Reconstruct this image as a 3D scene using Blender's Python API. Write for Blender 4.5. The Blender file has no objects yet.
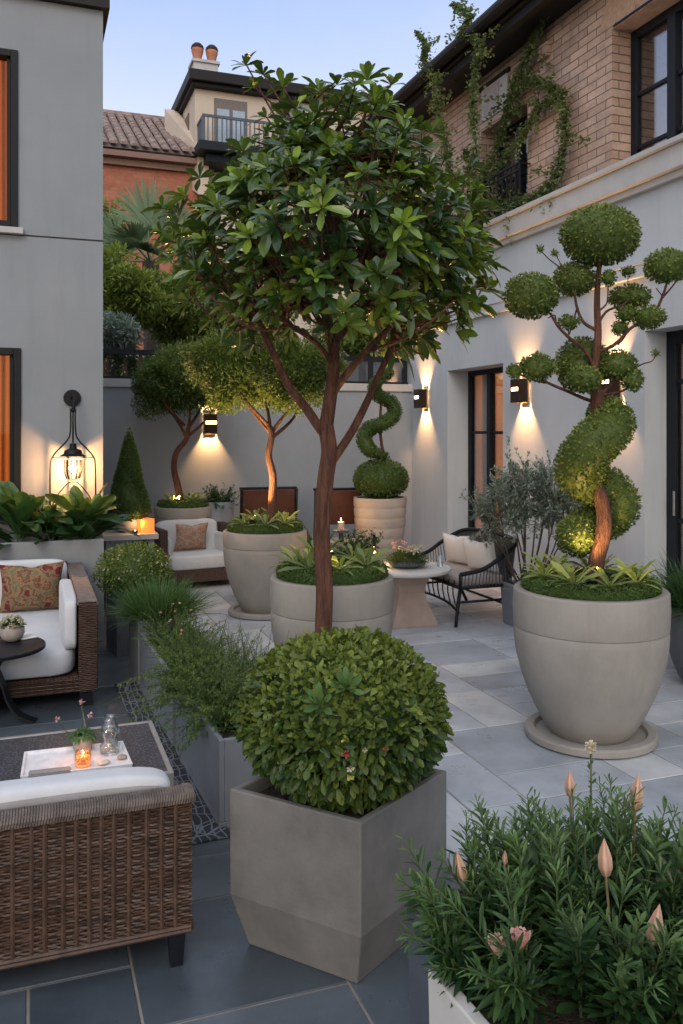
import bpy, math, random
import numpy as np
from mathutils import Vector, Matrix
random.seed(7); rng = np.random.default_rng(7)
PI = math.pi
C = bpy.context.scene.collection
# ------------------------------------------------------------------ camera frame
CH = 1.65; FPX = 858.0; HY = 430.0; VPX = 28.0
A = math.atan((341.5-VPX)/FPX)
Fv = np.array([math.sin(A), math.cos(A), 0.]); Rv = np.array([math.cos(A), -math.sin(A), 0.])
def at(px, py, d):
    return Fv*d + Rv*(px-341.5)/FPX*d + np.array([0, 0, CH+(HY-py)*d/FPX])
def ray(px, py): return at(px, py, 1.0)-np.array([0, 0, CH])
def onX(px, py, X): r = ray(px, py); return np.array([0, 0, CH])+r*(X/r[0])
def onY(px, py, Y): r = ray(px, py); return np.array([0, 0, CH])+r*(Y/r[1])
def onZ(px, py, z=0.): r = ray(px, py); return np.array([0, 0, CH])+r*((z-CH)/r[2])
def V3(x, y, z): return np.array([x, y, z], float)
def nrm(v): v = np.asarray(v, float); return v/(np.linalg.norm(v, axis=-1, keepdims=True)+1e-12)
# ------------------------------------------------------------------ materials
def newmat(name):
    m = bpy.data.materials.new(name); m.use_nodes = True
    nt = m.node_tree; return m, nt, nt.nodes['Principled BSDF']
def N(nt, t, **kw):
    n = nt.nodes.new(t)
    for k, v in kw.items():
        if k.startswith('i_'):
            n.inputs[k[2:].replace('_', ' ')].default_value = v
        else: setattr(n, k, v)
    return n
def objco(nt, scale=(1, 1, 1)):
    tc = N(nt, 'ShaderNodeTexCoord'); mp = N(nt, 'ShaderNodeMapping'); mp.inputs['Scale'].default_value = scale
    nt.links.new(tc.outputs['Object'], mp.inputs['Vector']); return mp.outputs['Vector']
def mixc(nt, fac, a, b, blend='MIX'):
    m = N(nt, 'ShaderNodeMix', data_type='RGBA', blend_type=blend)
    for inp, v in ((m.inputs[0], fac), (m.inputs[6], a), (m.inputs[7], b)):
        if isinstance(v, (float, int)): inp.default_value = v
        elif isinstance(v, tuple): inp.default_value = (*v, 1) if len(v) == 3 else v
        else: nt.links.new(v, inp)
    return m.outputs[2]
def ramp(nt, src, stops):
    r = N(nt, 'ShaderNodeValToRGB'); nt.links.new(src, r.inputs[0]); e = r.color_ramp.elements
    while len(e) < len(stops): e.new(.5)
    for i, (p, c) in enumerate(stops): e[i].position = p; e[i].color = (*c, 1) if len(c) == 3 else c
    return r.outputs[0]
def noise(nt, vec, scale, detail=4, rough=.6):
    n = N(nt, 'ShaderNodeTexNoise'); n.inputs['Scale'].default_value = scale; n.inputs['Detail'].default_value = detail
    n.inputs['Roughness'].default_value = rough; nt.links.new(vec, n.inputs['Vector']); return n.outputs['Fac']
def bump(nt, bs, h, strength=.3, dist=.01):
    b = N(nt, 'ShaderNodeBump'); b.inputs['Strength'].default_value = strength; b.inputs['Distance'].default_value = dist
    nt.links.new(h, b.inputs['Height']); nt.links.new(b.outputs[0], bs.inputs['Normal'])
def mathn(nt, op, a, b=None):
    m = N(nt, 'ShaderNodeMath', operation=op)
    for i, v in enumerate((a, b)):
        if v is None: continue
        if isinstance(v, (int, float)): m.inputs[i].default_value = v
        else: nt.links.new(v, m.inputs[i])
    return m.outputs[0]
def mottled(name, c1, c2, scale=4, rough=.7, bs=60, bd=.002, bstr=.4, streak=None, metal=0):
    m, nt, b = newmat(name); v = objco(nt, (1, 1, .14) if 'red_bark' in name else (1, 1, 1)); n = noise(nt, v, scale, 5, .65)
    col = ramp(nt, n, [(.3, c1), (.7, c2)])
    if streak:
        n2 = noise(nt, objco(nt, (6, 6, .5)), 1.6, 5, .7)
        col = mixc(nt, ramp(nt, n2, [(.5, (0, 0, 0)), (.8, (.45, .45, .45))]), col, streak)
    nt.links.new(col, b.inputs['Base Color']); b.inputs['Roughness'].default_value = rough; b.inputs['Metallic'].default_value = metal
    nt.links.new(ramp(nt, noise(nt, v, scale*3, 3), [(.3, (rough*.85,)*3), (.7, (min(1, rough*1.15),)*3)]), b.inputs['Roughness'])
    h = mathn(nt, 'ADD', noise(nt, v, bs, 3), mathn(nt, 'MULTIPLY', n, .6)); bump(nt, b, h, bstr, bd); return m
def plain(name, c, rough=.5, metal=0, spec=.5):
    m, nt, b = newmat(name); v = objco(nt); n = noise(nt, v, 25, 3)
    nt.links.new(ramp(nt, n, [(.3, tuple(x*.85 for x in c)), (.7, tuple(min(1, x*1.12) for x in c))]), b.inputs['Base Color'])
    b.inputs['Roughness'].default_value = rough; b.inputs['Metallic'].default_value = metal
    b.inputs['Specular IOR Level'].default_value = spec; return m
def emit(name, c, s):
    m, nt, b = newmat(name); b.inputs['Base Color'].default_value = (*c, 1)
    b.inputs['Emission Color'].default_value = (*c, 1); b.inputs['Emission Strength'].default_value = s; return m
def foliage(name, dark, light, rough=.45, trans=.25, spec=.4):
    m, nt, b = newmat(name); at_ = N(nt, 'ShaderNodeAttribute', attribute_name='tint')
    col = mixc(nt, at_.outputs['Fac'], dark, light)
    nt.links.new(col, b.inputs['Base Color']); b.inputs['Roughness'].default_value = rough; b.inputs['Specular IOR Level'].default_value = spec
    tr = N(nt, 'ShaderNodeBsdfTranslucent'); nt.links.new(mixc(nt, .4, col, (.25, .32, .03)), tr.inputs['Color'])
    mx = N(nt, 'ShaderNodeMixShader'); mx.inputs[0].default_value = trans
    nt.links.new(b.outputs[0], mx.inputs[1]); nt.links.new(tr.outputs[0], mx.inputs[2])
    nt.links.new(mx.outputs[0], nt.nodes['Material Output'].inputs[0]); return m
def glass(name, tint=(1, 1, 1), gl=.12, rough=.02, fk=.7):
    m, nt, b = newmat(name); nt.nodes.remove(b)
    t = N(nt, 'ShaderNodeBsdfTransparent'); t.inputs[0].default_value = (*tint, 1)
    g = N(nt, 'ShaderNodeBsdfGlossy'); g.inputs['Roughness'].default_value = rough; g.inputs[0].default_value = (1, 1, 1, 1)
    lw = N(nt, 'ShaderNodeLayerWeight'); lw.inputs[0].default_value = .35
    fac = mathn(nt, 'MINIMUM', mathn(nt, 'ADD', mathn(nt, 'MULTIPLY', lw.outputs['Fresnel'], fk), gl), .9)
    mx = N(nt, 'ShaderNodeMixShader'); nt.links.new(fac, mx.inputs[0])
    nt.links.new(t.outputs[0], mx.inputs[1]); nt.links.new(g.outputs[0], mx.inputs[2])
    nt.links.new(mx.outputs[0], nt.nodes['Material Output'].inputs[0]); return m
def brickmat(name, c1, c2, mortar, bw=.24, rh=.075, rough=.85):
    m, nt, b = newmat(name); g = N(nt, 'ShaderNodeNewGeometry'); tc = N(nt, 'ShaderNodeTexCoord')
    sp = N(nt, 'ShaderNodeSeparateXYZ'); nt.links.new(tc.outputs['Object'], sp.inputs[0])
    sn = N(nt, 'ShaderNodeSeparateXYZ'); nt.links.new(g.outputs['True Normal'], sn.inputs[0])
    u = mathn(nt, 'ADD', mathn(nt, 'MULTIPLY', sp.outputs[0], mathn(nt, 'ABSOLUTE', sn.outputs[1])), mathn(nt, 'MULTIPLY', sp.outputs[1], mathn(nt, 'ABSOLUTE', sn.outputs[0])))
    cb = N(nt, 'ShaderNodeCombineXYZ'); nt.links.new(u, cb.inputs[0]); nt.links.new(sp.outputs[2], cb.inputs[1])
    br = N(nt, 'ShaderNodeTexBrick'); nt.links.new(cb.outputs[0], br.inputs['Vector'])
    br.inputs['Scale'].default_value = 1; br.inputs['Brick Width'].default_value = bw; br.inputs['Row Height'].default_value = rh
    br.inputs['Mortar Size'].default_value = .006; br.inputs['Mortar Smooth'].default_value = .3; br.inputs['Bias'].default_value = 0
    br.inputs['Color1'].default_value = (*c1, 1); br.inputs['Color2'].default_value = (*c2, 1); br.inputs['Mortar'].default_value = (*mortar, 1)
    v = objco(nt); col = mixc(nt, ramp(nt, noise(nt, v, 5, 5, .7), [(.35, (.0,)*3), (.7, (.55,)*3)]), br.outputs['Color'], tuple(x*.5 for x in c2))
    col = mixc(nt, .35, col, ramp(nt, noise(nt, v, 40, 3), [(.3, (.25,)*3), (.7, (.75,)*3)]), 'OVERLAY')
    nt.links.new(col, b.inputs['Base Color']); b.inputs['Roughness'].default_value = rough
    h = mathn(nt, 'SUBTRACT', mathn(nt, 'MULTIPLY', noise(nt, v, 60, 3), .3), br.outputs['Fac']); bump(nt, b, h, .7, .008); return m
def wickermat(name, c1, c2, pu=.022, pv=.009):
    m, nt, b = newmat(name); tc = N(nt, 'ShaderNodeTexCoord'); sp = N(nt, 'ShaderNodeSeparateXYZ'); nt.links.new(tc.outputs['Object'], sp.inputs[0])
    u = mathn(nt, 'ADD', sp.outputs[0], sp.outputs[1])
    su = mathn(nt, 'SINE', mathn(nt, 'MULTIPLY', u, 2*PI/pu)); sv = mathn(nt, 'SINE', mathn(nt, 'MULTIPLY', sp.outputs[2], 2*PI/pv))
    h = mathn(nt, 'ADD', mathn(nt, 'MULTIPLY', su, .5), mathn(nt, 'MULTIPLY', sv, .5))
    v = objco(nt); n = noise(nt, v, 35, 4)
    f = mathn(nt, 'ADD', mathn(nt, 'MULTIPLY', h, .3), n)
    nt.links.new(ramp(nt, f, [(.25, c1), (.75, c2)]), b.inputs['Base Color']); b.inputs['Roughness'].default_value = .6
    bump(nt, b, h, .8, .004); return m
def fabric(name, c, c2=None, scale=900, rough=.95):
    m, nt, b = newmat(name); v = objco(nt); n = noise(nt, v, 6, 4)
    c2 = c2 or tuple(x*.86 for x in c)
    nt.links.new(ramp(nt, n, [(.3, c2), (.7, c)]), b.inputs['Base Color']); b.inputs['Roughness'].default_value = rough
    b.inputs['Sheen Weight'].default_value = .15
    h = mathn(nt, 'ADD', mathn(nt, 'MULTIPLY', noise(nt, v, scale*.3, 2), .15), mathn(nt, 'MULTIPLY', noise(nt, v, 14, 3), 1.)); bump(nt, b, h, .5, .008); return m

M = {}
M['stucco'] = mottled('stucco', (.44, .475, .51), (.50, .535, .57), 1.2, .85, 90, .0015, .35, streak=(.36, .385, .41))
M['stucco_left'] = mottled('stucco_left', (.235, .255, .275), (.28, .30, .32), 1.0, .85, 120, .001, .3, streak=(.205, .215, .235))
M['stone_trim'] = mottled('stone_trim', (.42, .42, .42), (.52, .52, .51), 3, .8, 60, .002, .3, streak=(.42, .42, .42))
M['back_wall'] = mottled('back_wall_paint', (.25, .285, .325), (.30, .335, .375), 1.3, .8, 90, .0015, .3)
M['brick'] = brickmat('pale_brick', (.62, .45, .36), (.46, .31, .245), (.15, .12, .105), .27, .078)
M['red_brick'] = brickmat('red_brick', (.46, .17, .10), (.38, .13, .075), (.34, .2, .15), .3, .1)
M['black'] = plain('black_metal', (.008, .009, .011), .5, 0, .25)
M['frame'] = plain('charcoal_frame', (.009, .012, .018), .5, 0, .25)
M['eave'] = plain('dark_eave', (.018, .016, .016), .6, 0, .25)
M['pot'] = mottled('cast_stone', (.25, .232, .208), (.345, .322, .292), 2.2, .75, 70, .003, .4, streak=(.20, .182, .16))
M['pot_rib'] = mottled('ribbed_stone', (.33, .29, .26), (.42, .375, .34), 4, .75, 60, .003, .4)
M['hexstone'] = mottled('taupe_concrete', (.11, .107, .102), (.22, .212, .20), 2.6, .62, 80, .003, .35, streak=(.17, .155, .14))
M['zinc'] = mottled('grey_planter', (.15, .165, .19), (.21, .225, .25), 3, .5, 60, .002, .25, streak=(.13, .14, .16))
M['zincdark'] = mottled('dark_planter', (.065, .075, .095), (.10, .115, .14), 3, .45, 60, .002, .2)
M['palestone'] = mottled('pale_planter', (.55, .53, .50), (.64, .62, .59), 3, .6, 60, .002, .3)
M['soil'] = mottled('soil', (.02, .014, .01), (.05, .035, .024), 25, .95, 40, .02, 1.)
M['bark'] = mottled('red_bark', (.032, .013, .008), (.19, .075, .042), 30, .8, 90, .03, 1., streak=(.05, .02, .012))
M['barkdark'] = mottled('dark_bark', (.03, .022, .018), (.09, .06, .045), 20, .8, 60, .006, .8)
M['wicker'] = wickermat('brown_wicker', (.035, .018, .013), (.12, .062, .042))
M['wickerback'] = plain('wicker_shadow', (.035, .02, .013), .8)
M['strand'] = mottled('wicker_strand', (.034, .018, .012), (.105, .056, .036), 18, .55, 200, .001, .5)
M['strandtop'] = mottled('wicker_rim', (.085, .065, .056), (.19, .15, .13), 22, .55, 200, .001, .5)
M['white_fab'] = fabric('white_canvas', (.60, .61, .63), (.53, .54, .57))
M['grey_fab'] = fabric('grey_canvas', (.30, .28, .27), (.24, .225, .22))
M['taupe_fab'] = fabric('taupe_seat', (.34, .30, .28), (.28, .25, .23))
M['wood_black'] = plain('black_wood', (.008, .010, .015), .4, 0, .3)
M['rust_wood'] = mottled('rust_wood', (.05, .014, .009), (.10, .028, .015), 6, .5, 40, .002, .3)
M['slabtop'] = mottled('slab_top', (.32, .30, .27), (.42, .40, .36), 5, .45, 60, .001, .2)
M['glass'] = glass('window_glass', (.8, .82, .85), .06)
M['glass_amber'] = glass('amber_window_glass', (.9, .8, .7), .0, .02, .25)
M['glassdark'] = glass('fence_glass', (.35, .4, .45), .12)
M['clear'] = glass('clear_glass', (.93, .96, .97), .06)
M['terracotta'] = mottled('terracotta', (.40, .15, .08), (.52, .24, .15), 5, .8, 50, .002, .3)
M['cream'] = mottled('cream_render', (.52, .43, .35), (.60, .51, .42), 1, .85, 20, .003, .2)
M['chimney'] = mottled('chimney_render', (.42, .41, .42), (.52, .51, .52), 3, .85, 20, .003, .2)
M['curtain'] = fabric('curtain', (.55, .50, .46))
M['ceramic'] = mottled('speckled_ceramic', (.30, .26, .235), (.38, .335, .30), 30, .6, 60, .001, .2)
M['whiteceramic'] = plain('white_tray', (.75, .75, .77), .35)
M['wax'] = emit('candle_wax', (1., .36, .06), 1.1)
M['waxpale'] = plain('pale_wax', (.75, .5, .38), .5)
M['flame'] = emit('flame', (1., .50, .14), 9)
M['bulb'] = emit('bulb', (1., .60, .24), 35)
M['led'] = emit('lamp_glow', (1., .62, .25), 9)
M['warmroom'] = None
m, nt, b = newmat('lit_room'); v = objco(nt, (1, 1, .35)); n = noise(nt, v, 1.7, 3, .5)
nt.links.new(ramp(nt, n, [(.35, (.20, .045, .010)), (.65, (.70, .22, .05))]), b.inputs['Emission Color']); b.inputs['Emission Strength'].default_value = .32
b.inputs['Base Color'].default_value = (.2, .1, .05, 1); M['warmroom'] = m
m, nt, b = newmat('backlit_curtain'); v = objco(nt); wv = N(nt, 'ShaderNodeTexWave'); wv.inputs['Scale'].default_value = 5; wv.inputs['Distortion'].default_value = 1.2; nt.links.new(objco(nt, (1, 1, .1)), wv.inputs['Vector'])
nt.links.new(mixc(nt, wv.outputs['Fac'], (.10, .022, .004), (.42, .125, .028)), b.inputs['Emission Color']); b.inputs['Emission Strength'].default_value = .55; b.inputs['Base Color'].default_value = (.12, .05, .02, 1); M['litcurtain'] = m  # curtain's backlight and fold shading painted in as its own emission
m, nt, b = newmat('dim_room'); v = objco(nt, (1, 1, .35)); n = noise(nt, v, 1.7, 3, .5)
nt.links.new(ramp(nt, n, [(.35, (.10, .035, .016)), (.65, (.30, .12, .05))]), b.inputs['Emission Color']); b.inputs['Emission Strength'].default_value = .35
b.inputs['Base Color'].default_value = (.12, .08, .06, 1); M['dimroom'] = m
M['tile_roof'] = mottled('roof_tile', (.13, .085, .075), (.34, .26, .23), 3, .85, 20, .01, .5)
M['darkroom'] = plain('dark_interior', (.03, .03, .035), .8)
# leaves
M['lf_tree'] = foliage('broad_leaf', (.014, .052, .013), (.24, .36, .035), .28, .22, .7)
M['lf_fine'] = foliage('fine_leaf', (.026, .080, .028), (.19, .25, .045), .5, .35)
M['lf_top'] = foliage('clipped_leaf', (.03, .07, .014), (.24, .29, .07), .55, .25, .3)
M['lf_hedge'] = foliage('box_leaf', (.03, .07, .018), (.13, .19, .045), .55, .25, .3)
M['lf_ball'] = foliage('shrub_leaf', (.022, .06, .013), (.23, .28, .045), .45, .25, .4)
M['lf_dark'] = foliage('dark_leaf', (.012, .042, .018), (.05, .13, .03), .38, .15, .5)
M['lf_grass'] = foliage('grass_blade', (.03, .10, .035), (.12, .22, .07), .5, .3)
M['lf_olive'] = foliage('silver_leaf', (.13, .17, .14), (.36, .42, .36), .6, .2, .3)
M['lf_rose'] = foliage('rosette_leaf', (.09, .17, .09), (.60, .62, .12), .45, .3)
M['lf_bush'] = foliage('feather_leaf', (.012, .048, .019), (.13, .22, .055), .42, .2, .45)
M['lf_vine'] = foliage('climber_leaf', (.09, .14, .06), (.26, .31, .14), .6, .35, .3)
M['lf_back'] = foliage('garden_leaf', (.08, .14, .03), (.33, .38, .08), .6, .35, .3)
M['lf_palm'] = foliage('palm_leaf', (.05, .10, .06), (.18, .26, .13), .5, .2)
M['pet_pink'] = foliage('pink_petal', (.80, .36, .36), (.92, .62, .58), .5, .3)
M['pet_red'] = foliage('red_petal', (.55, .06, .09), (.75, .2, .2), .5, .2)
M['pet_white'] = foliage('cream_petal', (.62, .55, .40), (.80, .74, .60), .5, .3)
M['pet_bud'] = foliage('bud_petal', (.50, .20, .13), (.85, .62, .46), .5, .25)
# ------------------------------------------------------------------ mesh builder
class MB:
    def __init__(s): s.v = []; s.f = []; s.t = None
    def add(s, vs, fs):
        o = len(s.v); s.v += [tuple(map(float, p)) for p in vs]; s.f += [tuple(i+o for i in f) for f in fs]; return s
    def box(s, x0, x1, y0, y1, z0, z1, R=None, o=(0, 0, 0)):
        vs = [(x, y, z) for x in (x0, x1) for y in (y0, y1) for z in (z0, z1)]
        if R is not None: vs = [tuple(R @ Vector(p) + Vector(o)) for p in vs]
        return s.add(vs, [(0, 1, 3, 2), (4, 6, 7, 5), (0, 4, 5, 1), (2, 3, 7, 6), (0, 2, 6, 4), (1, 5, 7, 3)])
    def rbox(s, c, size, rz=0, rx=0, ry=0):
        R = Matrix.Rotation(rz, 3, 'Z') @ Matrix.Rotation(ry, 3, 'Y') @ Matrix.Rotation(rx, 3, 'X'); h = [q/2 for q in size]
        return s.box(-h[0], h[0], -h[1], h[1], -h[2], h[2], R, c)
    def tube(s, pts, rad, seg=8, cap=True, wob=0):
        pts = [np.array(p, float) for p in pts]; n = len(pts)
        if not hasattr(rad, '__len__'): rad = [rad]*n
        up = V3(0, 0, 1); vs = []; prev = None
        for i in range(n):
            t = nrm(pts[min(i+1, n-1)]-pts[max(i-1, 0)])
            a = prev - t*np.dot(prev, t) if prev is not None else np.cross(t, up if abs(t[2]) < .9 else V3(1, 0, 0))
            a = nrm(a); prev = a; bb = np.cross(t, a)
            for k in range(seg):
                an = 2*PI*k/seg; r = rad[i]*(1+wob*math.sin(3*an+i*.35)+wob*.6*math.sin(5*an-i*.4)+(wob*.5*math.sin(9*an+i*.25) if seg > 20 else 0))
                vs.append(pts[i]+a*math.cos(an)*r+bb*math.sin(an)*r)
        fs = [(i*seg+k, i*seg+(k+1) % seg, (i+1)*seg+(k+1) % seg, (i+1)*seg+k) for i in range(n-1) for k in range(seg)]
        if cap: fs += [tuple(range(seg))[::-1], tuple((n-1)*seg+k for k in range(seg))]
        return s.add(vs, fs)
    def lathe(s, prof, c=(0, 0, 0), seg=56, cap0=True, cap1=True):
        vs = [(c[0]+r*math.cos(2*PI*k/seg), c[1]+r*math.sin(2*PI*k/seg), c[2]+z) for r, z in prof for k in range(seg)]
        n = len(prof); fs = [(i*seg+k, i*seg+(k+1) % seg, (i+1)*seg+(k+1) % seg, (i+1)*seg+k) for i in range(n-1) for k in range(seg)]
        if cap0: fs.append(tuple(range(seg))[::-1])
        if cap1: fs.append(tuple((n-1)*seg+k for k in range(seg)))
        return s.add(vs, fs)
    def superq(s, c, size, e=.35, nu=28, nv=16, rz=0, rx=0, bulge=0, seed=0):
        R = Matrix.Rotation(rz, 3, 'Z') @ Matrix.Rotation(rx, 3, 'X'); vs = []
        pw = lambda x, p: math.copysign(abs(x)**p, x)
        for i in range(nv+1):
            ph = -PI/2+PI*i/nv
            for k in range(nu):
                th = 2*PI*k/nu
                x = pw(math.cos(ph), e)*pw(math.cos(th), e); y = pw(math.cos(ph), e)*pw(math.sin(th), e); z = pw(math.sin(ph), e)
                w = 1+bulge*(1-x*x)*(1-y*y)+.012*math.sin(5*x+3*y+seed)
                vs.append(tuple(R @ Vector((x*size[0]/2, y*size[1]/2, z*size[2]/2*w)) + Vector(c)))
        fs = [(i*nu+k, i*nu+(k+1) % nu, (i+1)*nu+(k+1) % nu, (i+1)*nu+k) for i in range(nv) for k in range(nu)]
        return s.add(vs, fs)
    def ell(s, c, r, nu=20, nv=12): return s.superq(c, (2*r[0], 2*r[1], 2*r[2]), 1., nu, nv)
    def prism(s, poly, z0, z1):
        n = len(poly); return s.add([(x, y, z0) for x, y in poly]+[(x, y, z1) for x, y in poly],
            [tuple(range(n))[::-1], tuple(range(n, 2*n))]+[(i, (i+1) % n, n+(i+1) % n, n+i) for i in range(n)])
    def obj(s, name, mat, parent=None, world=False, smooth=False, bevel=0, loc=None, rz=0, tint=None):
        me = bpy.data.meshes.new(name); v = s.v
        if world and parent is not None:
            v = [(p[0]-parent.location.x, p[1]-parent.location.y, p[2]-parent.location.z) for p in v]
        me.from_pydata(v, [], s.f); me.update()
        if s.t is not None or tint is not None:
            a = me.attributes.new('tint', 'FLOAT', 'POINT'); a.data.foreach_set('value', s.t if s.t is not None else [tint]*len(v))
        me.materials.append(mat if not isinstance(mat, str) else M[mat])
        if smooth: me.polygons.foreach_set('use_smooth', [True]*len(me.polygons))
        o = bpy.data.objects.new(name, me); C.objects.link(o)
        if parent: o.parent = parent
        if loc is not None: o.location = loc; o.rotation_euler.z = rz
        if bevel:
            bv = o.modifiers.new('bevel', 'BEVEL'); bv.width = bevel; bv.segments = 2; bv.limit_method = 'ANGLE'; bv.angle_limit = .6
        return o
def tag(o, label, cat, group=None):
    o['label'] = label; o['category'] = cat
    if group: o['group'] = group
    return o
def thing(name, label, cat, loc=(0, 0, 0), rz=0, group=None):
    o = bpy.data.objects.new(name, None); C.objects.link(o); o.location = tuple(map(float, loc)); o.rotation_euler = (0, 0, rz)
    o.empty_display_size = .1; return tag(o, label, cat, group)
def struct(o): o['kind'] = 'structure'; return o
def dup(root, loc, label, rz=None, group=None):
    r = root.copy(); C.objects.link(r); r.location = tuple(map(float, loc)); r['label'] = label
    if rz is not None: r.rotation_euler.z = rz
    for ch in list(root.children):
        c = ch.copy(); C.objects.link(c); c.parent = r
        for g in list(ch.children):
            d = g.copy(); C.objects.link(d); d.parent = c
    return r
# ------------------------------------------------------------------ leaves
TPL = {
 'diamond': ([(0, 0, 0), (.45, -.5, .10), (.45, .5, .10), (1, 0, 0)], [(0, 1, 3), (0, 3, 2)]),
 'leaf': ([(0, 0, 0), (.3, -.30, .08), (.3, 0, 0), (.3, .30, .08), (.68, -.5, .12), (.68, 0, 0), (.68, .5, .12), (.9, -.28, .06), (.9, .28, .06), (1, 0, 0)],
          [(0, 1, 2), (0, 2, 3), (1, 4, 5, 2), (2, 5, 6, 3), (4, 7, 9, 5), (5, 9, 8, 6)]),
 'blade': ([(0, -.5, 0), (0, .5, 0), (.35, -.5, 0), (.35, .5, 0), (.7, -.36, 0), (.7, .36, 0), (1, 0, 0)], [(0, 2, 3, 1), (2, 4, 5, 3), (4, 6, 5)]),
}
def leafset(P, D, L, W, tint, kind='diamond', droop=.0, up=None, jit=.0):
    """arrays of leaf base points and directions -> (verts, faces, tints)"""
    P = np.asarray(P, float); n = len(P); D = nrm(D); L = np.broadcast_to(L, n); W = np.broadcast_to(W, n)
    U = np.tile(V3(0, 0, 1), (n, 1)) if up is None else nrm(up)
    U = U+rng.normal(0, .25+jit, (n, 3)); S = nrm(np.cross(D, U)); Nn = nrm(np.cross(S, D))
    tv, tf = TPL[kind]; tv = np.array(tv); k = len(tv)
    t = tv[:, 0]; dr = np.broadcast_to(droop, n)
    V = P[:, None, :] + D[:, None, :]*(t[None, :, None]*L[:, None, None]) + S[:, None, :]*(tv[None, :, 1, None]*W[:, None, None]) \
        + Nn[:, None, :]*(tv[None, :, 2, None]*W[:, None, None]) - V3(0, 0, 1)[None, None, :]*(dr[:, None, None]*L[:, None, None]*(t**2)[None, :, None])
    faces = [tuple(i*k+j for j in f) for i in range(n) for f in tf]
    return V.reshape(-1, 3), faces, np.repeat(np.clip(np.broadcast_to(tint, n), 0, 1), k)
class LB(MB):
    def __init__(s): super().__init__(); s.t = []
    def leaves(s, *a, **k):
        v, f, t = leafset(*a, **k); s.add(v, f); s.t += [float(x) for x in t]; return s
    def core(s, fn, tint=.1):
        n = len(s.v); fn(s); s.t += [tint]*(len(s.v)-n); return s
def lnoise(P, sc=3., ph=0.):
    P = np.asarray(P); return (np.sin(P[:, 0]*sc+ph)*np.cos(P[:, 1]*sc*1.3+ph*2)+np.sin(P[:, 2]*sc*1.1+P[:, 0]*sc*.7+ph*3))*.5
def sphere_dirs(n): return nrm(rng.normal(size=(n, 3)))
def ellipsoid_leaves(lb, c, r, n, size, tilt=.6, kind='diamond', lo=0., hi=1., asp=.6, zmin=-1, rough=.06, droop=0):
    c = np.asarray(c); r = np.asarray(r); d = sphere_dirs(n); d = d[d[:, 2] > zmin]; n = len(d)
    P = c+d*r*(1+rng.uniform(-rough, rough*.6, (n, 1))+.02*lnoise(d, 5, c[0]*9)[:, None])
    nn = nrm(d/r); D = nn+rng.normal(0, tilt, (n, 3)); t = .45+.22*rng.normal(size=n)+.22*d[:, 2]+.15*lnoise(P, 14)  # tint also lightens toward the top: top light put into leaf colour
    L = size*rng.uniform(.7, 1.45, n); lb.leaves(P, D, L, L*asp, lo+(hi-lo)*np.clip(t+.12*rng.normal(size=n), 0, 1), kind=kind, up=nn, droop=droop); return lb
def clipped(name, c, r, parent, mat='lf_top', leaf=.013, dens=.85, world=True):
    lb = LB(); area = 4*PI*((r[0]*r[1])**1.6/3+(r[0]*r[2])**1.6/3+(r[1]*r[2])**1.6/3)**(1/1.6)
    n = int(dens*area/(leaf*leaf*.6)*1.15); ellipsoid_leaves(lb, c, r, n, leaf*1.15)
    lb.core(lambda s: s.ell(c, [q*.95 for q in r], 24, 14), .3)
    return lb.obj(name, mat, parent, world=world)
def smoothpath(pts, n=40):
    pts = np.array(pts, float); m = len(pts); out = []
    for i in np.linspace(0, m-1-1e-6, n):
        k = int(i); t = i-k; p0 = pts[max(k-1, 0)]; p1 = pts[k]; p2 = pts[k+1]; p3 = pts[min(k+2, m-1)]
        out.append(.5*((2*p1)+(-p0+p2)*t+(2*p0-5*p1+4*p2-p3)*t*t+(-p0+3*p1-3*p2+p3)*t**3))
    return np.array(out)
def sausage(name, path, rad, parent, mat='lf_top', leaf=.013, dens=1.):
    """clipped foliage along a curved path; rad is a function of t in 0..1"""
    lb = LB(); path = smoothpath(path, 60); n = len(path); seg = np.linalg.norm(np.diff(path, axis=0), axis=1).sum()
    rr = np.array([rad(i/(n-1)) for i in range(n)]); cnt = int(dens*seg*2*PI*rr.mean()*1.5/(leaf*leaf*.6))
    i = rng.integers(1, n-1, cnt); t = nrm(path[i+1]-path[i-1]); dd = sphere_dirs(cnt)
    end = (i < 4) | (i > n-6)
    dp = nrm(dd-t*(dd*t).sum(1)[:, None]); dp[end] = dd[end]
    jit = rng.uniform(0, 1, (cnt, 1))*(path[i+1]-path[i])
    P = path[i]+jit+dp*rr[i][:, None]*(1+rng.uniform(-.07, .05, (cnt, 1))); D = dp+rng.normal(0, .6, (cnt, 3))
    tt = .42+.2*rng.normal(size=cnt)+.24*dp[:, 2]+.15*lnoise(P, 14); L = leaf*1.15*rng.uniform(.7, 1.3, cnt)  # upper side tinted lighter, underside darker: shade painted into the leaves
    lb.leaves(P, D, L, L*.6, tt, up=dp)
    for e_ in (0, n-1): ellipsoid_leaves(lb, path[e_], [rr[e_]]*3, int(4*PI*rr[e_]**2/(leaf*leaf*.6)*1.2), leaf*1.15); lb.core(lambda s: s.ell(path[e_], [rr[e_]*.93]*3, 18, 12), .3)
    lb.core(lambda s: s.tube(path, list(rr*.94), 14), .3)
    return lb.obj(name, mat, parent, world=True)
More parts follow.
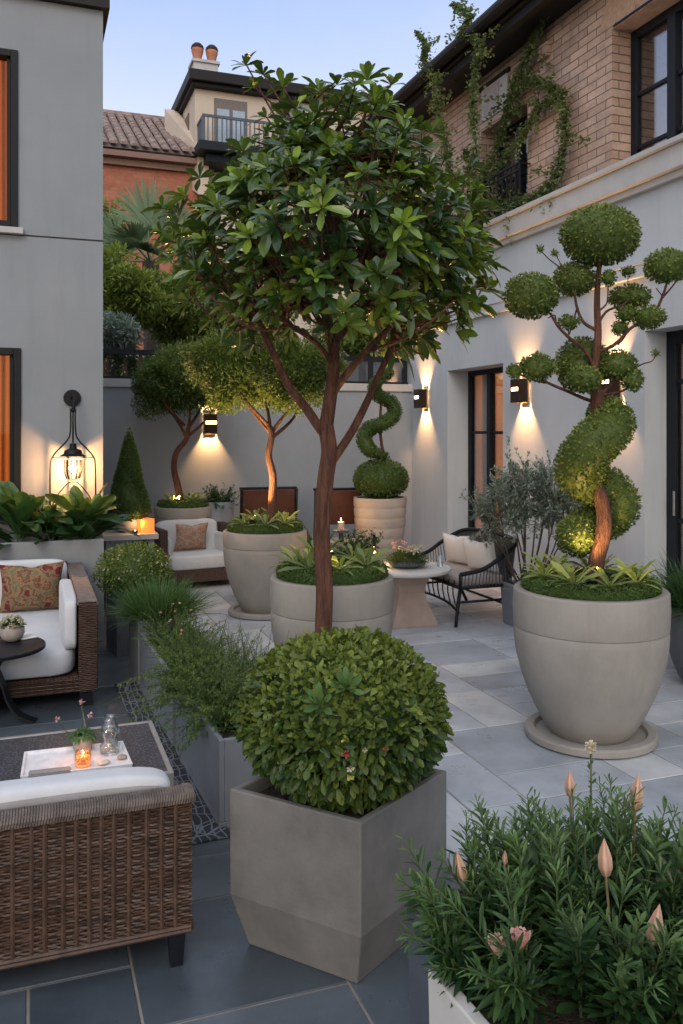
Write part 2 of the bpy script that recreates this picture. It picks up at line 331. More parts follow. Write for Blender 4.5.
def hedge_ring(name, c, R, h, label, cat='hedge', leaf=.013, inner=.0, group='clipped box hedges in the round pots'):
    t = thing(name, label, cat, c, group=group)
    lb = LB(); n = int((2*PI*R*h+PI*R*R*.8)/(leaf*leaf*.6)*1.2); k = int(n*.55)
    th = rng.uniform(0, 2*PI, n); side = np.arange(n) < k
    z = np.where(side, rng.uniform(0, 1, n)*h, h*(1+rng.uniform(-.05, .08, n)))
    r = np.where(side, R*(1+rng.uniform(-.02, .02, n)), R*np.sqrt(rng.uniform(.30, 1, n)))
    r = r-np.where(side & (z > h*.75), (z/h-.75)*.12*R, 0)
    P = np.stack([r*np.cos(th), r*np.sin(th), z], 1); nn = np.where(side[:, None], np.stack([np.cos(th), np.sin(th), np.zeros(n)], 1), V3(0, 0, 1)[None])
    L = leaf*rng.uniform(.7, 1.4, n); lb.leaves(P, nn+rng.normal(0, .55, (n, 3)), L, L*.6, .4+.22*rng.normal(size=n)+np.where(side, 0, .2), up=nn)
    lb.core(lambda s: s.lathe([(R*.95, 0), (R*.97, h*.7), (R*.9, h*.96), (R*.5, h*.95)], seg=40), .3)
    lb.obj('foliage', 'lf_hedge', t); return t
def rosette(name, c, n, L, label, lo=.2, hi=.9, W=.25, el=(.2, .9), mat='lf_rose', group=None, kind='leaf', droop=.25, cat='plant'):
    t = thing(name, label, cat, c, group=group)
    lb = LB(); ph = np.arange(n)*2.399+rng.uniform(0, .3, n); e = np.linspace(el[0], el[1], n)*PI/2
    D = np.stack([np.cos(ph)*np.cos(e), np.sin(ph)*np.cos(e), np.sin(e)], 1); LL = L*np.linspace(.8, 1, n)*rng.uniform(.85, 1.1, n)
    lb.leaves(D*V3(1, 1, .2)*.01, D, LL, LL*W, np.linspace(lo, hi, n)+rng.normal(0, .06, n), kind=kind, droop=droop)
    lb.obj('leaves', mat, t); return t
# ================================================================== SETTING
b = MB(); b.box(-400, 400, -400, 400, -.35, -.06); g = struct(b.obj('ground', 'soil'))
# paving
def paver_material():
    m, nt, b = newmat('paving_stone'); at_ = N(nt, 'ShaderNodeAttribute', attribute_name='tint'); v = objco(nt)
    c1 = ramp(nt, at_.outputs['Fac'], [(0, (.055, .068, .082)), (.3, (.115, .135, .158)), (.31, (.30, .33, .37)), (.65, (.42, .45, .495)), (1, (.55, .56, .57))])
    n = noise(nt, v, 2.3, 6, .65); col = mixc(nt, .6, c1, ramp(nt, n, [(.3, (.26,)*3), (.7, (.74,)*3)]), 'OVERLAY')
    nt.links.new(col, b.inputs['Base Color'])
    nt.links.new(ramp(nt, noise(nt, v, 5, 5), [(.3, (.24,)*3), (.7, (.46,)*3)]), b.inputs['Roughness'])
    bump(nt, b, mathn(nt, 'ADD', noise(nt, v, 3.5, 5), mathn(nt, 'MULTIPLY', noise(nt, v, 60, 3), .2)), .22, .012); return m
def paving():
    U = .30; x0, x1, y0, y1 = -3.9, 5.1, .3, 10.2; nx = int((x1-x0)/U); ny = int((y1-y0)/U); occ = np.zeros((nx, ny), bool)
    b = LB(); r = random.Random(8)
    for j in range(ny):
        for i in range(nx):
            if occ[i, j]: continue
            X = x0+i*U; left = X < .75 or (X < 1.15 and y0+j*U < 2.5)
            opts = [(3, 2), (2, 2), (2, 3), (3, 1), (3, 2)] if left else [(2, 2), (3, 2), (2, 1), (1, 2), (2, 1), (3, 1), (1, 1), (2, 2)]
            r.shuffle(opts)
            for w, h in opts+[(2, 1), (1, 2), (1, 1)]:
                if i+w <= nx and j+h <= ny and not occ[i:i+w, j:j+h].any(): break
            occ[i:i+w, j:j+h] = True
            g = .0045 if left else .0048; z = r.uniform(0, .0015); xa, xb, ya, yb = X+g, X+w*U-g, y0+j*U+g, y0+(j+h)*U-g; e = .003
            vs = [(xa, ya, -.008), (xb, ya, -.008), (xb, yb, -.008), (xa, yb, -.008), (xa, ya, z-e), (xb, ya, z-e), (xb, yb, z-e), (xa, yb, z-e), (xa+e, ya+e, z), (xb-e, ya+e, z), (xb-e, yb-e, z), (xa+e, yb-e, z)]
            b.add(vs, [(0, 1, 5, 4), (1, 2, 6, 5), (2, 3, 7, 6), (3, 0, 4, 7), (4, 5, 9, 8), (5, 6, 10, 9), (6, 7, 11, 10), (7, 4, 8, 11), (8, 9, 10, 11)])
            tn = r.uniform(.0, .28) if left else r.choice([r.uniform(.34, .7), r.uniform(.34, .7), r.uniform(.6, .95)])  # left pavers darker, right lighter: stone tone plus sky wash painted in
            b.t += [tn]*12
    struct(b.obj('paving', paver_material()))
    q = MB(); q.box(x0-.5, x1+.1, y0-4, y1+.1, -.05, -.004); struct(q.obj('paving_joints', mottled('joint_mortar', (.21, .18, .155), (.32, .28, .24), 8, .9)))
paving()
XW = 4.8
# ---------------- right building
def faced_wall(b, X, ys, zs, openings, y0, y1, z0, z1, depth, thick=.35):
    """front sheet on plane X with openings [(ya,yb,za,zb)] and their reveals going to X+depth, plus a rear sheet"""
    Y = sorted({y0, y1, *[o[0] for o in openings], *[o[1] for o in openings]}); Z = sorted({z0, z1, *[o[2] for o in openings], *[o[3] for o in openings]})
    for i in range(len(Y)-1):
        for j in range(len(Z)-1):
            cy, cz = (Y[i]+Y[i+1])/2, (Z[j]+Z[j+1])/2
            if any(o[0] < cy < o[1] and o[2] < cz < o[3] for o in openings): continue
            b.add([(X, Y[i], Z[j]), (X, Y[i], Z[j+1]), (X, Y[i+1], Z[j+1]), (X, Y[i+1], Z[j])], [(0, 1, 2, 3)])
    for ya, yb, za, zb in openings:
        D = X+depth
        b.add([(X, ya, za), (D, ya, za), (D, ya, zb), (X, ya, zb), (X, yb, za), (D, yb, za), (D, yb, zb), (X, yb, zb)],
              [(0, 1, 2, 3), (4, 7, 6, 5), (0, 4, 5, 1), (3, 2, 6, 7)])
    b.add([(X, y0, z0), (X+6, y0, z0), (X+6, y0, z1), (X, y0, z1), (X, y1, z0), (X+6, y1, z0), (X+6, y1, z1), (X, y1, z1)],
          [(0, 1, 2, 3), (4, 7, 6, 5), (1, 5, 6, 2), (3, 2, 6, 7)])
rb = thing('townhouse', 'two storey house along the right with grey rendered ground floor and brick upper floor', 'house', (XW, 6, 0))
RY1 = 10.9
door1 = (onX(503, 500, XW)[1], onX(447.5, 500, XW)[1], 0.0, 2.37)
door2 = (onX(790, 500, XW)[1], onX(644.7, 500, XW)[1], 0.0, 2.47)
b = MB(); faced_wall(b, XW, 0, 0, [door1, door2], .2, RY1, -.05, 3.68, .28)
b.obj('ground_floor_wall', 'stucco', rb, world=True)
XB = XW+.06
win1 = (onX(770, 80, XB)[1], onX(612, 80, XB)[1], 3.92, 5.2)
win2 = (onX(527.6, 110, XB)[1], onX(481, 110, XB)[1], 3.92, 5.05)
b = MB(); faced_wall(b, XB, 0, 0, [win1, win2], .2, RY1, 3.9, 5.9, .26)
b.obj('brick_wall', 'brick', rb, world=True)
b = MB(); b.box(XW-.10, XW+.3, .2, RY1, 3.68, 3.86); b.box(XW-.14, XW+.3, .2, RY1, 3.862, 3.905); b.box(XW-.05, XW+.1, .2, RY1, 3.62, 3.678)
b.obj('cornice', 'stone_trim', rb, world=True, bevel=.006)
b = MB(); b.box(XW-.045, XW+.01, .2, RY1, 2.92, 3.02); b.box(XW-.06, XW+.01, .2, RY1, 3.022, 3.045)
b.obj('string_course', 'stucco', rb, world=True, bevel=.004)
b = MB(); b.box(XW-.38, XB+.2, 0, RY1+.2, 5.72, 5.86); b.box(XW-.33, XW-.3, .1, RY1+.1, 5.62, 5.718)
b.tube([(XW-.45, 0, 5.80), (XW-.45, RY1+.2, 5.80)], .07, 12); b.box(XW-.28, XB, .1, RY1+.1, 5.66, 5.71)
b.obj('eave', 'eave', rb, world=True, bevel=.005)
b = MB(); b.add([(XW-.4, 0, 5.87), (XW-.4, RY1+.2, 5.87), (XW+3.2, RY1+.2, 7.6), (XW+3.2, 0, 7.6), (XW+6.2, 0, 5.9), (XW+6.2, RY1+.2, 5.9)], [(0, 1, 2, 3), (3, 2, 5, 4), (0, 3, 4), (1, 5, 2)])
b.obj('roof', 'tile_roof', rb, world=True)
# soldier arch over large window (bricks 3 mm proud)
b = MB(); ya, yb = win1[0], win1[1]; nn_ = 26
for k in range(nn_):
    t = (k+.5)/nn_; y = yb+.12+(ya-yb-.2)*t; an = (t-.5)*-.9
    R = Matrix.Rotation(an, 3, 'X'); b.box(-.006, .02, -.036, .036, -.13, .13, R, (XB+.002, y, 5.345+.06*math.cos((t-.5)*2.6)))
b.obj('brick_arch', plain('arch_brick', (.47, .32, .22), .85), rb, world=True, bevel=.004)
b = MB(); b.box(XB-.003, XB+.05, win1[0]-.1, win1[1]-.02, 5.205, 5.23); b.obj('lintel', 'eave', rb, world=True)
def window_x(parent, name, op, depth, mull, bars, mat, room, fw=.07, curtains=False):
    """a framed window or glazed door set in an opening of the right building"""
    ya, yb, za, zb = op; X = XW+depth
    f = MB(); f.box(X, X+.07, ya, ya+fw, za, zb); f.box(X, X+.07, yb-fw, yb, za, zb); f.box(X, X+.07, ya+fw, yb-fw, zb-fw, zb); f.box(X, X+.07, ya+fw, yb-fw, za, za+fw*1.2)
    for y in mull: f.box(X-.012, X+.06, y-fw*.65, y+fw*.65, za+fw*1.2, zb-fw)
    ys = [ya+fw]+list(mull)+[yb-fw]
    for z in bars:
        for i in range(len(ys)-1): f.box(X+.012, X+.05, ys[i]+(fw*.65 if i else 0), ys[i+1]-(fw*.65 if i < len(ys)-2 else 0), z-.018, z+.018)
    fr = f.obj(name, mat, parent, world=True, bevel=.004)
    g = MB(); g.box(X+.028, X+.034, ya+fw, yb-fw, za+fw, zb-fw); p = g.obj('pane', 'glass', fr); p.location = -parent.location; 
    r = MB(); D = X+.9
    r.add([(D, ya-.5, za), (D, yb+.5, za), (D, yb+.5, zb+.2), (D, ya-.5, zb+.2)], [(0, 1, 2, 3)])
    r.box(X+.10, X+2.4, yb+.005, yb+.03, za, zb); p = r.obj('lit_room', room, fr); p.location = -parent.location
    if curtains:
        c = MB()
        for (a_, b_) in curtains:
            pts = [(X+.16+.022*math.sin(i*1.15), a_+(b_-a_)*i/40) for i in range(41)]
            c.add([(x, y, z) for z in (za+.05, zb-.03) for x, y in pts], [(i, i+1, 42+i, 41+i) for i in range(40)])
        p = c.obj('curtain', 'curtain', fr, smooth=True); p.location = -parent.location
    return fr
W1m = [onX(672, 90, XB+.2)[1]]; 
window_x(rb, 'window', win1, .26, W1m, [4.15, 4.62], 'frame', 'darkroom', .075, [(win1[1]-.45, win1[1]-.12), (win1[0]+.1, W1m[0]-.35)])
y2 = (win2[0]+win2[1])/2
window_x(rb, 'window', win2, .26, [y2], [4.45], 'frame', 'darkroom', .06, [(win2[0]+.05, y2-.1), (y2+.15, win2[1]-.05)])
y1m = onX(489, 450, XW+.28)[1]
dr_ = M['warmroom'].copy(); dr_.node_tree.nodes['Principled BSDF'].inputs['Emission Strength'].default_value = .75; M['doorroom'] = dr_
window_x(rb, 'glazed_door', door1, .28, [y1m], [1.62], 'frame', 'doorroom', .06, [(door1[1]-.35, door1[1]-.08), (door1[0]+.07, door1[0]+.2)])
window_x(rb, 'glazed_door', door2, .22, [(door2[0]+door2[1])/2], [2.05, .9], 'frame', 'dimroom', .11)
b = MB(); yh = door2[1]-.16; b.tube([(XW+.16, yh, .95), (XW+.16, yh, 1.15)], .009, 8); b.obj('door_handle', plain('steel', (.5, .5, .5), .3, 1.), rb, world=True)
# recessed panel and vent on the brick wall
pa = onX(508, 76, XB); pb = onX(483, 95, XB)
b = MB(); b.box(XB-.02, XB+.01, pa[1], pb[1], 5.14, 5.5); b.obj('stone_panel', 'stone_trim', rb, world=True, bevel=.006)
b = MB(); ym = (pa[1]+pb[1])/2; b.box(XB-.03, XB-.021, ym-.12, ym+.2, 5.17, 5.47); b.obj('shutter', plain('pale_shutter', (.42, .36, .36), .6), rb, world=True)
b = MB(); b.box(XB-.025, XB+.01, pa[1]-.05, pb[1]+.05, 5.502, 5.545); b.obj('lintel', 'eave', rb, world=True)
p = onX(546, 52, XB); b = MB(); b.box(XB-.05, XB+.01, p[1]-.09, p[1]+.09, p[2]-.07, p[2]+.07); b.obj('vent', 'brick', rb, world=True, bevel=.006)
# balconette railing
t = thing('balconette_railing', 'black iron balcony railing in front of the ivy covered upper window', 'railing', (XW-.05, y2, 3.905))
b = MB(); ya, yb = win2[0]-.05, win2[1]+.1; x = XW-.06
for z in (3.95, 4.33, 4.40): b.box(x-.01, x+.01, ya, yb, z-.01, z+.01)
b.obj('rail', 'black', t, world=True)
b = MB(); k = 0; y = ya
while y <= yb+.001: b.box(x-.007, x+.007, y-.007, y+.007, 3.905, 4.40); y += (yb-ya)/13
for y in (ya, yb): b.box(x, XB, y-.008, y+.008, 4.385, 4.4)
b.obj('baluster', 'black', t, world=True)
# ---------------- left building
LY = 7.35; LXc = onY(103, 400, LY)[0]
lb_ = thing('rendered_house', 'grey rendered house wall on the left with two black framed windows', 'house', (LXc-3, LY, 0))
uw = (-3.2, onY(18, 140, LY)[0], onY(10, 228, LY)[2], onY(10, 50, LY)[2]); lw = (-3.2, onY(21, 400, LY)[0], .95, onY(12, 348, LY)[2])
def faced_wall_y(b, Yp, openings, x0, x1, z0, z1, depth, back):
    X = sorted({x0, x1, *[o[0] for o in openings], *[o[1] for o in openings]}); Z = sorted({z0, z1, *[o[2] for o in openings], *[o[3] for o in openings]})
    for i in range(len(X)-1):
        for j in range(len(Z)-1):
            cx, cz = (X[i]+X[i+1])/2, (Z[j]+Z[j+1])/2
            if any(o[0] < cx < o[1] and o[2] < cz < o[3] for o in openings): continue
            b.add([(X[i], Yp, Z[j]), (X[i+1], Yp, Z[j]), (X[i+1], Yp, Z[j+1]), (X[i], Yp, Z[j+1])], [(0, 1, 2, 3)])
    for xa, xb, za, zb in openings:
        D = Yp+depth; b.add([(xa, Yp, za), (xa, D, za), (xa, D, zb), (xa, Yp, zb), (xb, Yp, za), (xb, D, za), (xb, D, zb), (xb, Yp, zb)], [(0, 3, 2, 1), (4, 5, 6, 7), (0, 1, 5, 4), (3, 7, 6, 2)])
    b.add([(x0, Yp, z0), (x0, back, z0), (x0, back, z1), (x0, Yp, z1), (x1, Yp, z0), (x1, back, z0), (x1, back, z1), (x1, Yp, z1)], [(0, 3, 2, 1), (4, 5, 6, 7), (1, 2, 6, 5), (3, 7, 6, 2)])
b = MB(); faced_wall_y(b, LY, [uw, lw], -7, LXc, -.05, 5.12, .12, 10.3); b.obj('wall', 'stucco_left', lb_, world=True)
b = MB(); b.box(-7.2, LXc+.05, LY-.06, 10.4, 5.122, 5.4); b.obj('eave', 'eave', lb_, world=True)
zj = onY(102, 241, LY)[2]
b = MB(); b.box(-7, LXc+.002, LY-.002, LY+.001, zj-.006, zj+.006); b.box(LXc-.001, LXc+.002, LY, 10.3, zj-.006, zj+.006); b.obj('joint', 'eave', lb_, world=True)
for (xa, xb, za, zb) in (uw, lw):
    f = MB(); w = .055; f.box(xb-w, xb, LY-.02, LY+.1, za, zb); f.box(xa, xa+w, LY-.02, LY+.1, za, zb); f.box(xa+w, xb-w, LY-.02, LY+.1, zb-w, zb); f.box(xa+w, xb-w, LY-.02, LY+.1, za, za+w)
    f.box(xb-w-.03, xb-w-.001, LY+.02, LY+.08, za+w, zb-w)
    for xm in (xb-1.1, xb-2.2): f.box(xm-.03, xm+.03, LY+.01, LY+.09, za+w, zb-w)
    fr = f.obj('window', 'black', lb_, world=True, bevel=.003)
    g = MB(); g.box(xa+w, xb-w, LY+.05, LY+.055, za+w, zb-w); o = g.obj('pane', 'glass_amber', fr); o.location = -lb_.location
    r = MB(); r.add([(xa-.5, LY+1, za-.3), (xb+.0, LY+1, za-.3), (xb, LY+1, zb+.3), (xa-.5, LY+1, zb+.3)], [(0, 1, 2, 3)])
    r.box(xb-.01, xb+.3, LY+.13, LY+1, za-.2, zb+.2); o = r.obj('lit_room', 'warmroom', fr); o.location = -lb_.location
    c = MB(); pts = [(xb-.32+.24*i/26, LY+.2+.02*math.sin(i*1.3)) for i in range(27)]
    c.add([(x, y, z) for z in (za, zb) for x, y in pts], [(i, i+1, 28+i, 27+i) for i in range(26)])
    o = c.obj('curtain', M['litcurtain'], fr, smooth=True); o.location = -lb_.location
b = MB(); b.box(-3.3, uw[1]+.04, LY-.06, LY+.02, uw[2]-.05, uw[2]-.001); b.obj('sill', 'stone_trim', lb_, world=True, bevel=.004)
# lamps inside the rooms
def area(name, loc, col, e, size, rot=(0, 0, 0)):
    l = bpy.data.lights.new(name, 'AREA'); l.energy = e; l.color = col; l.size = size; o = bpy.data.objects.new(name, l); C.objects.link(o); o.location = loc; o.rotation_euler = rot; return o
# ---------------- back wall + fence
BY = onX(412, 430, XW)[1]
bw = thing('garden_wall', 'low blue grey rendered garden wall closing the back of the courtyard', 'wall', (2.7, BY, 0))
hb = onY(405, 392, BY)[2]
b = MB(); b.box(LXc+.002, XW-.002, BY, BY+.25, -.05, hb); b.obj('wall_body', 'back_wall', bw, world=True)
b = MB(); b.box(LXc+.002, XW-.002, BY-.035, BY+.285, hb+.002, hb+.10); b.obj('coping', 'stone_trim', bw, world=True, bevel=.006)
fe = thing('glazed_fence', 'dark framed glass screen standing on top of the back wall', 'fence', (2.7, BY+.1, hb+.1))
zt = onY(110, 348, BY)[2]; z0 = hb+.104
b = MB(); b.box(LXc+.02, XW-.02, BY+.08, BY+.14, zt-.06, zt); b.box(LXc+.02, XW-.02, BY+.08, BY+.14, z0, z0+.03); b.obj('rail', 'frame', fe, world=True)
xs = [LXc+.05, onY(160, 360, BY)[0], 2.0, 2.7, 3.3, 3.85, 4.25, XW-.06]
for x in xs: b = MB(); b.box(x-.03, x+.03, BY+.083, BY+.137, z0+.03, zt-.06); b.obj('post', 'frame', fe, world=True)
b = MB(); b.box(LXc+.05, XW-.05, BY+.105, BY+.111, z0+.03, zt-.06); b.obj('glass_panel', 'glassdark', fe, world=True)
# ---------------- houses far behind
HYp = 24.0
def hy(px, py, Y=HYp): return onY(px, py, Y)
ch = thing('cream_house', 'cream rendered house with balcony and dark eaves rising behind the tree', 'house', (*hy(300, 430)[:2], 0))
x0 = hy(195, 100)[0]; x1 = hy(420, 100)[0]; ze = hy(195, 84)[2]; zb_ = hy(200, 150)[2]
b = MB(); b.box(x0, x1, HYp, HYp+2.6, zb_, ze); b.box(x0+.3, x1, HYp+.3, HYp+8, -.1, zb_-.4)
b.obj('wall', 'cream', ch, world=True)
b = MB(); b.box(x0-.22, x1+.3, HYp-.35, HYp+2.9, ze, ze+.3); b.box(x0-.12, x1+.3, HYp-.2, HYp+2.7, ze-.12, ze-.001)
b.obj('roof', 'eave', ch, world=True, bevel=.02)
b = MB(); b.box(x0-.05, x1, HYp-.9, HYp+2.6, zb_-.25, zb_-.001); b.box(x0+.2, x1, HYp-.6, HYp+2.4, zb_-.48, zb_-.252); b.obj('balcony_floor', 'frame', ch, world=True, bevel=.01)
wa = hy(214, 98); wb = hy(247, 146)
b = MB(); b.box(wa[0], wb[0], HYp-.02, HYp+.02, zb_, wa[2]); f_ = b.obj('window', plain('window_recess', (.16, .14, .13), .6), ch, world=True)
for k, (a_, c_) in enumerate(((.08, .45), (.55, .92))):
    b = MB(); w = wb[0]-wa[0]; b.box(wa[0]+w*a_, wa[0]+w*c_, HYp-.06, HYp-.025, zb_+.05, wa[2]-.3); b.obj('sash', plain('sash_blue', (.34, .42, .50), .25), ch, world=True)
wa2 = hy(276, 102); b = MB(); b.box(wa2[0], wa2[0]+.8, HYp-.03, HYp+.02, zb_, wa2[2]); b.obj('window', plain('window_dark', (.2, .22, .25), .3), ch, world=True)
b = MB(); b.box(x0-.03, x0+.02, HYp+.9, HYp+1.6, zb_+.4, ze-.5); b.obj('side_window', plain('side_recess', (.14, .08, .06), .6), ch, world=True)
r0 = hy(199, 148); b = MB(); yb_ = HYp-.85; za_ = zb_; zr = hy(200, 119)[2]-.15
b.box(x0+.05, x1, yb_-.02, yb_+.03, zr-.07, zr); b.box(x0+.05, x0+.1, yb_, HYp, zr-.07, zr-.001)
x = x0+.07; k = 0
while x < x1: w = .05 if k % 9 == 0 else .014; b.box(x-w, x+w, yb_-.01, yb_+.02, za_, zr-.07); x += .13; k += 1
for i in range(6): y = yb_+.14*i+.1; b.box(x0+.06, x0+.085, y-.012, y+.012, za_, zr-.07)
b.obj('balcony_railing', plain('railing_blue', (.07, .09, .12), .5), ch, world=True)
c0 = hy(197, 77); c1 = hy(221, 77); zc = ze+.3; Rch = HYp+.5
b = MB(); b.box(c0[0], c1[0]+.02, Rch, Rch+.6, zc, zc+.55); b.box(c0[0]-.05, c1[0]+.07, Rch-.05, Rch+.65, zc+.551, zc+.63); cm = b.obj('chimney', 'chimney', ch, world=True)
for k in range(2):
    x = c0[0]+.16+k*.42; b = MB(); b.lathe([(.14, 0), (.12, .12), (.15, .25), (.18, .36), (.17, .42)], (x, Rch+.3, zc+.63), 16); o = b.obj('chimney_pot', 'terracotta', cm); o.location = -ch.location
    b = MB(); b.lathe([(.19, 0), (.17, .08), (.1, .15), (.02, .18)], (x, Rch+.3, zc+1.051), 16); o = b.obj('chimney_cowl', 'eave', cm); o.location = -ch.location
# sloping parapet between the two houses
pA = hy(177, 112); pB = hy(203, 150)
b = MB(); b.add([(pA[0], HYp+2.3, pA[2]+.9), (pA[0]+.35, HYp+2.3, pA[2]+.9), (x0+.35, HYp-.2, zb_), (x0+.05, HYp-.2, zb_),
   (pA[0], HYp+2.3, pA[2]-.9), (pA[0]+.35, HYp+2.3, pA[2]-.9), (x0+.35, HYp-.2, zb_-1.3), (x0+.05, HYp-.2, zb_-1.3)], [(0, 3, 2, 1), (4, 5, 6, 7), (0, 4, 7, 3), (1, 2, 6, 5), (3, 7, 6, 2), (0, 1, 5, 4)])
b.obj('parapet', 'cream', ch, world=True)
rh = thing('brick_house', 'red brick house with weathered clay tile roof behind the palm', 'house', (*hy(140, 430)[:2], 0))
ya_ = HYp+.2; xa_ = -3.; xb_ = x0+.25; zev = onY(150, 155, ya_)[2]; zrg = onY(150, 121, ya_+4)[2]
b = MB(); b.box(xa_, xb_-.01, ya_, ya_+8, -.1, zev-.35); b.obj('wall', 'red_brick', rh, world=True)
b = MB(); b.box(xa_, xb_-.02, ya_-.15, ya_, zev-.4, zev-.22); b.box(xa_, xb_-.03, ya_-.35, ya_-.002, zev-.218, zev-.06); b.obj('eave_board', plain('eave_board', (.22, .13, .10), .7), rh, world=True, bevel=.01)
b = MB(); slope = (zrg-zev)/4.4; nx_ = int((xb_-xa_)/.28)
for i in range(nx_):
    for j in range(11):
        x = xa_+i*.28; y = ya_-.4+j*.4; z = zev+slope*(j*.4)+.02*random.random()
        vs = []; 
        for t_ in (0, 1):
            for q in range(5):
                an = PI*q/4; vs.append((x+.14-.11*math.cos(an), y+t_*.46, z+.05+.09*math.sin(an)*(1-.15*t_)+slope*.46*t_-.02*t_+.03))
        b.add(vs, [(q, q+1, 6+q, 5+q) for q in range(4)]+[(0, 1, 2, 3, 4)])
b.add([(xa_, ya_-.35, zev), (xb_-.02, ya_-.35, zev), (xb_-.02, ya_+4.05, zrg), (xa_, ya_+4.05, zrg), (xb_-.02, ya_+8.2, zev), (xa_, ya_+8.2, zev)], [(0, 1, 2, 3), (3, 2, 4, 5)])
b.tube([(xa_, ya_+4.05, zrg+.08), (xb_, ya_+4.05, zrg+.08)], .14, 8)
b.obj('roof', 'tile_roof', rh, world=True)
# small chimney beyond right eave
p = at(418, 118, 26); t = thing('terracotta_chimney', 'small terracotta chimney dome peeking over the right roof edge', 'chimney', (p[0], p[1], 0))
b = MB(); b.box(-.45, .45, -.4, .4, 0, p[2]-.15); b.obj('stack', 'cream', t); b = MB(); b.lathe([(.40, 0), (.42, .15), (.34, .45), (.16, .66), (.04, .72)], (0, 0, p[2]-.15), 20); b.obj('pot', 'terracotta', t, smooth=True)
# ================================================================== PLANTS beyond the wall
def limb(b, pts, r0, r1, n=14, seg=8, wob=.06): pth = smoothpath(pts, n); b.tube(pth, list(np.linspace(r0, r1, n)), seg, wob=wob); return pth
def loose_tree(name, px, py, d, rpx, rzpx, label, n=5000, leaf=.07, mat='lf_back', lo=0, hi=1, group=None, kind='diamond'):
    c = at(px, py, d); R = rpx*d/FPX; RZ = rzpx*d/FPX; t = thing(name, label, 'tree', (c[0], c[1], -.06), group=group)
    b = MB(); limb(b, [V3(c[0], c[1], -.06), V3(c[0]+.1, c[1], c[2]*.4), c], .13, .05)
    K = 26; cl = c+sphere_dirs(K)*np.array([R, R, RZ])*rng.uniform(.35, .85, (K, 1))
    for q in cl[:8]: limb(b, [c-V3(0, 0, RZ*.7), (c+q)/2+rng.normal(0, .1, 3), q], .05, .015, 8, 6)
    b.obj('trunk', 'barkdark', t, world=True)
    l = LB(); k = rng.integers(0, K, n); rr = R*.42; dd = sphere_dirs(n); P = cl[k]+dd*rr*rng.uniform(.3, 1, (n, 1))**.5*V3(1, 1, .7)
    D = dd+rng.normal(0, .6, (n, 3))+V3(0, 0, -.2); L = leaf*rng.uniform(.6, 1.4, n)
    cv = rng.uniform(-.25, .25, K)
    l.leaves(P, D, L, L*.38, lo+(hi-lo)*np.clip(.42+cv[k]+.2*rng.normal(size=n)+.25*dd[:, 2], 0, 1), kind=kind)
    l.obj('crown', mat, t, world=True); return t
G = 'garden trees beyond the back wall'
loose_tree('garden_tree', 128, 290, 12.8, 42, 52, 'yellow green bushy tree rising beside the left house beyond the wall', 9000, .10, group=G, lo=.25)
loose_tree('garden_tree', 178, 305, 13.6, 40, 50, 'olive green bushy tree beneath the palm beyond the wall', 8000, .10, group=G, lo=.0, hi=.8)
loose_tree('garden_tree', 116, 335, 11.8, 34, 26, 'small grey green shrub tree right behind the glass fence', 5000, .07, group=G, mat='lf_olive')
loose_tree('garden_tree', 240, 320, 13.0, 60, 60, 'dark garden tree seen low through the big tree crown', 8000, .10, group=G, lo=0, hi=.7)
loose_tree('garden_tree', 360, 335, 13.5, 55, 40, 'dark garden tree behind the wall near the right house', 6000, .10, group=G, lo=0, hi=.6)
loose_tree('garden_tree', 108, 228, 15.5, 16, 38, 'slender light green tree touching the left house edge', 2500, .08, group=G, lo=.2)
# palm
c = at(150, 262, 15.); t = thing('fan_palm', 'grey green fan palm in front of the red brick house', 'palm', (c[0], c[1], -.06))
b = MB(); b.tube([(c[0], c[1], -.06), (c[0]+.05, c[1], 2), (c[0], c[1], c[2])], [.2, .16, .14], 10, wob=.1); b.obj('trunk', 'barkdark', t, world=True)
fans = [((-.05, 0, 1.0), 1.0, 1.0), ((.35, 0, .85), .85, .8), ((-.95, -.1, .45), 1.0, .55), ((-1., .2, .1), 1.05, .4), ((.95, -.1, .5), .95, .6), ((.8, .3, .1), .8, .4), ((.1, -1, .3), .7, .5), ((-.4, -.8, .5), .7, .6), ((-.6, .5, .8), .7, .7)]
for dr_, Ls, tw in fans:
    l = LB(); dr = nrm(Rv*dr_[0]+Fv*dr_[1]+V3(0, 0, dr_[2])); mid = c+dr*.62*Ls
    l.core(lambda s: s.tube([c, mid], [.02, .012], 6), .8)
    side = nrm(np.cross(dr, Fv)); nb = 34; an = np.linspace(-1.25, 1.25, nb); D = dr[None]*np.cos(an)[:, None]+side[None]*np.sin(an)[:, None]+rng.normal(0, .03, (nb, 3))
    LL = Ls*1.05*(1-.25*np.abs(an)/1.3); l.leaves(np.tile(mid, (nb, 1)), D, LL, .06, .3+.5*rng.random(nb)*tw, kind='blade', droop=.12+.3*(1-tw), up=np.tile(-Fv, (nb, 1)))
    l.obj('frond', 'lf_palm', t, world=True)
# ================================================================== POTS
def pot(name, c, prof, label, mat='pot', groove=None, soil=None, seg=72, group='large round planters'):
    t = thing(name, label, 'planter', c, group=group)
    h = prof[-1][1]; rt = prof[-1][0]; b = MB()
    full = [(prof[0][0], 0)]+prof[1:]+[(rt-.035, h), (rt-.04, h-.12), (.01, h-.12)]
    pts = []
    for (r1, z1), (r2, z2) in zip(full[:-1], full[1:]): pts.append((r1, z1))
    pts.append(full[-1]); b.lathe(pts, seg=seg, cap1=False); b.obj('bowl', mat, t, smooth=False, bevel=.006)
    o = t.children[0]; o.data.polygons.foreach_set('use_smooth', [True]*len(o.data.polygons)); 
    es = o.modifiers.new('split', 'EDGE_SPLIT'); es.split_angle = math.radians(35)
    s = MB(); s.lathe([(rt-.045, h-.09), (.01, h-.075)], seg=32, cap0=False, cap1=False); s.obj('soil', 'soil', t); return t
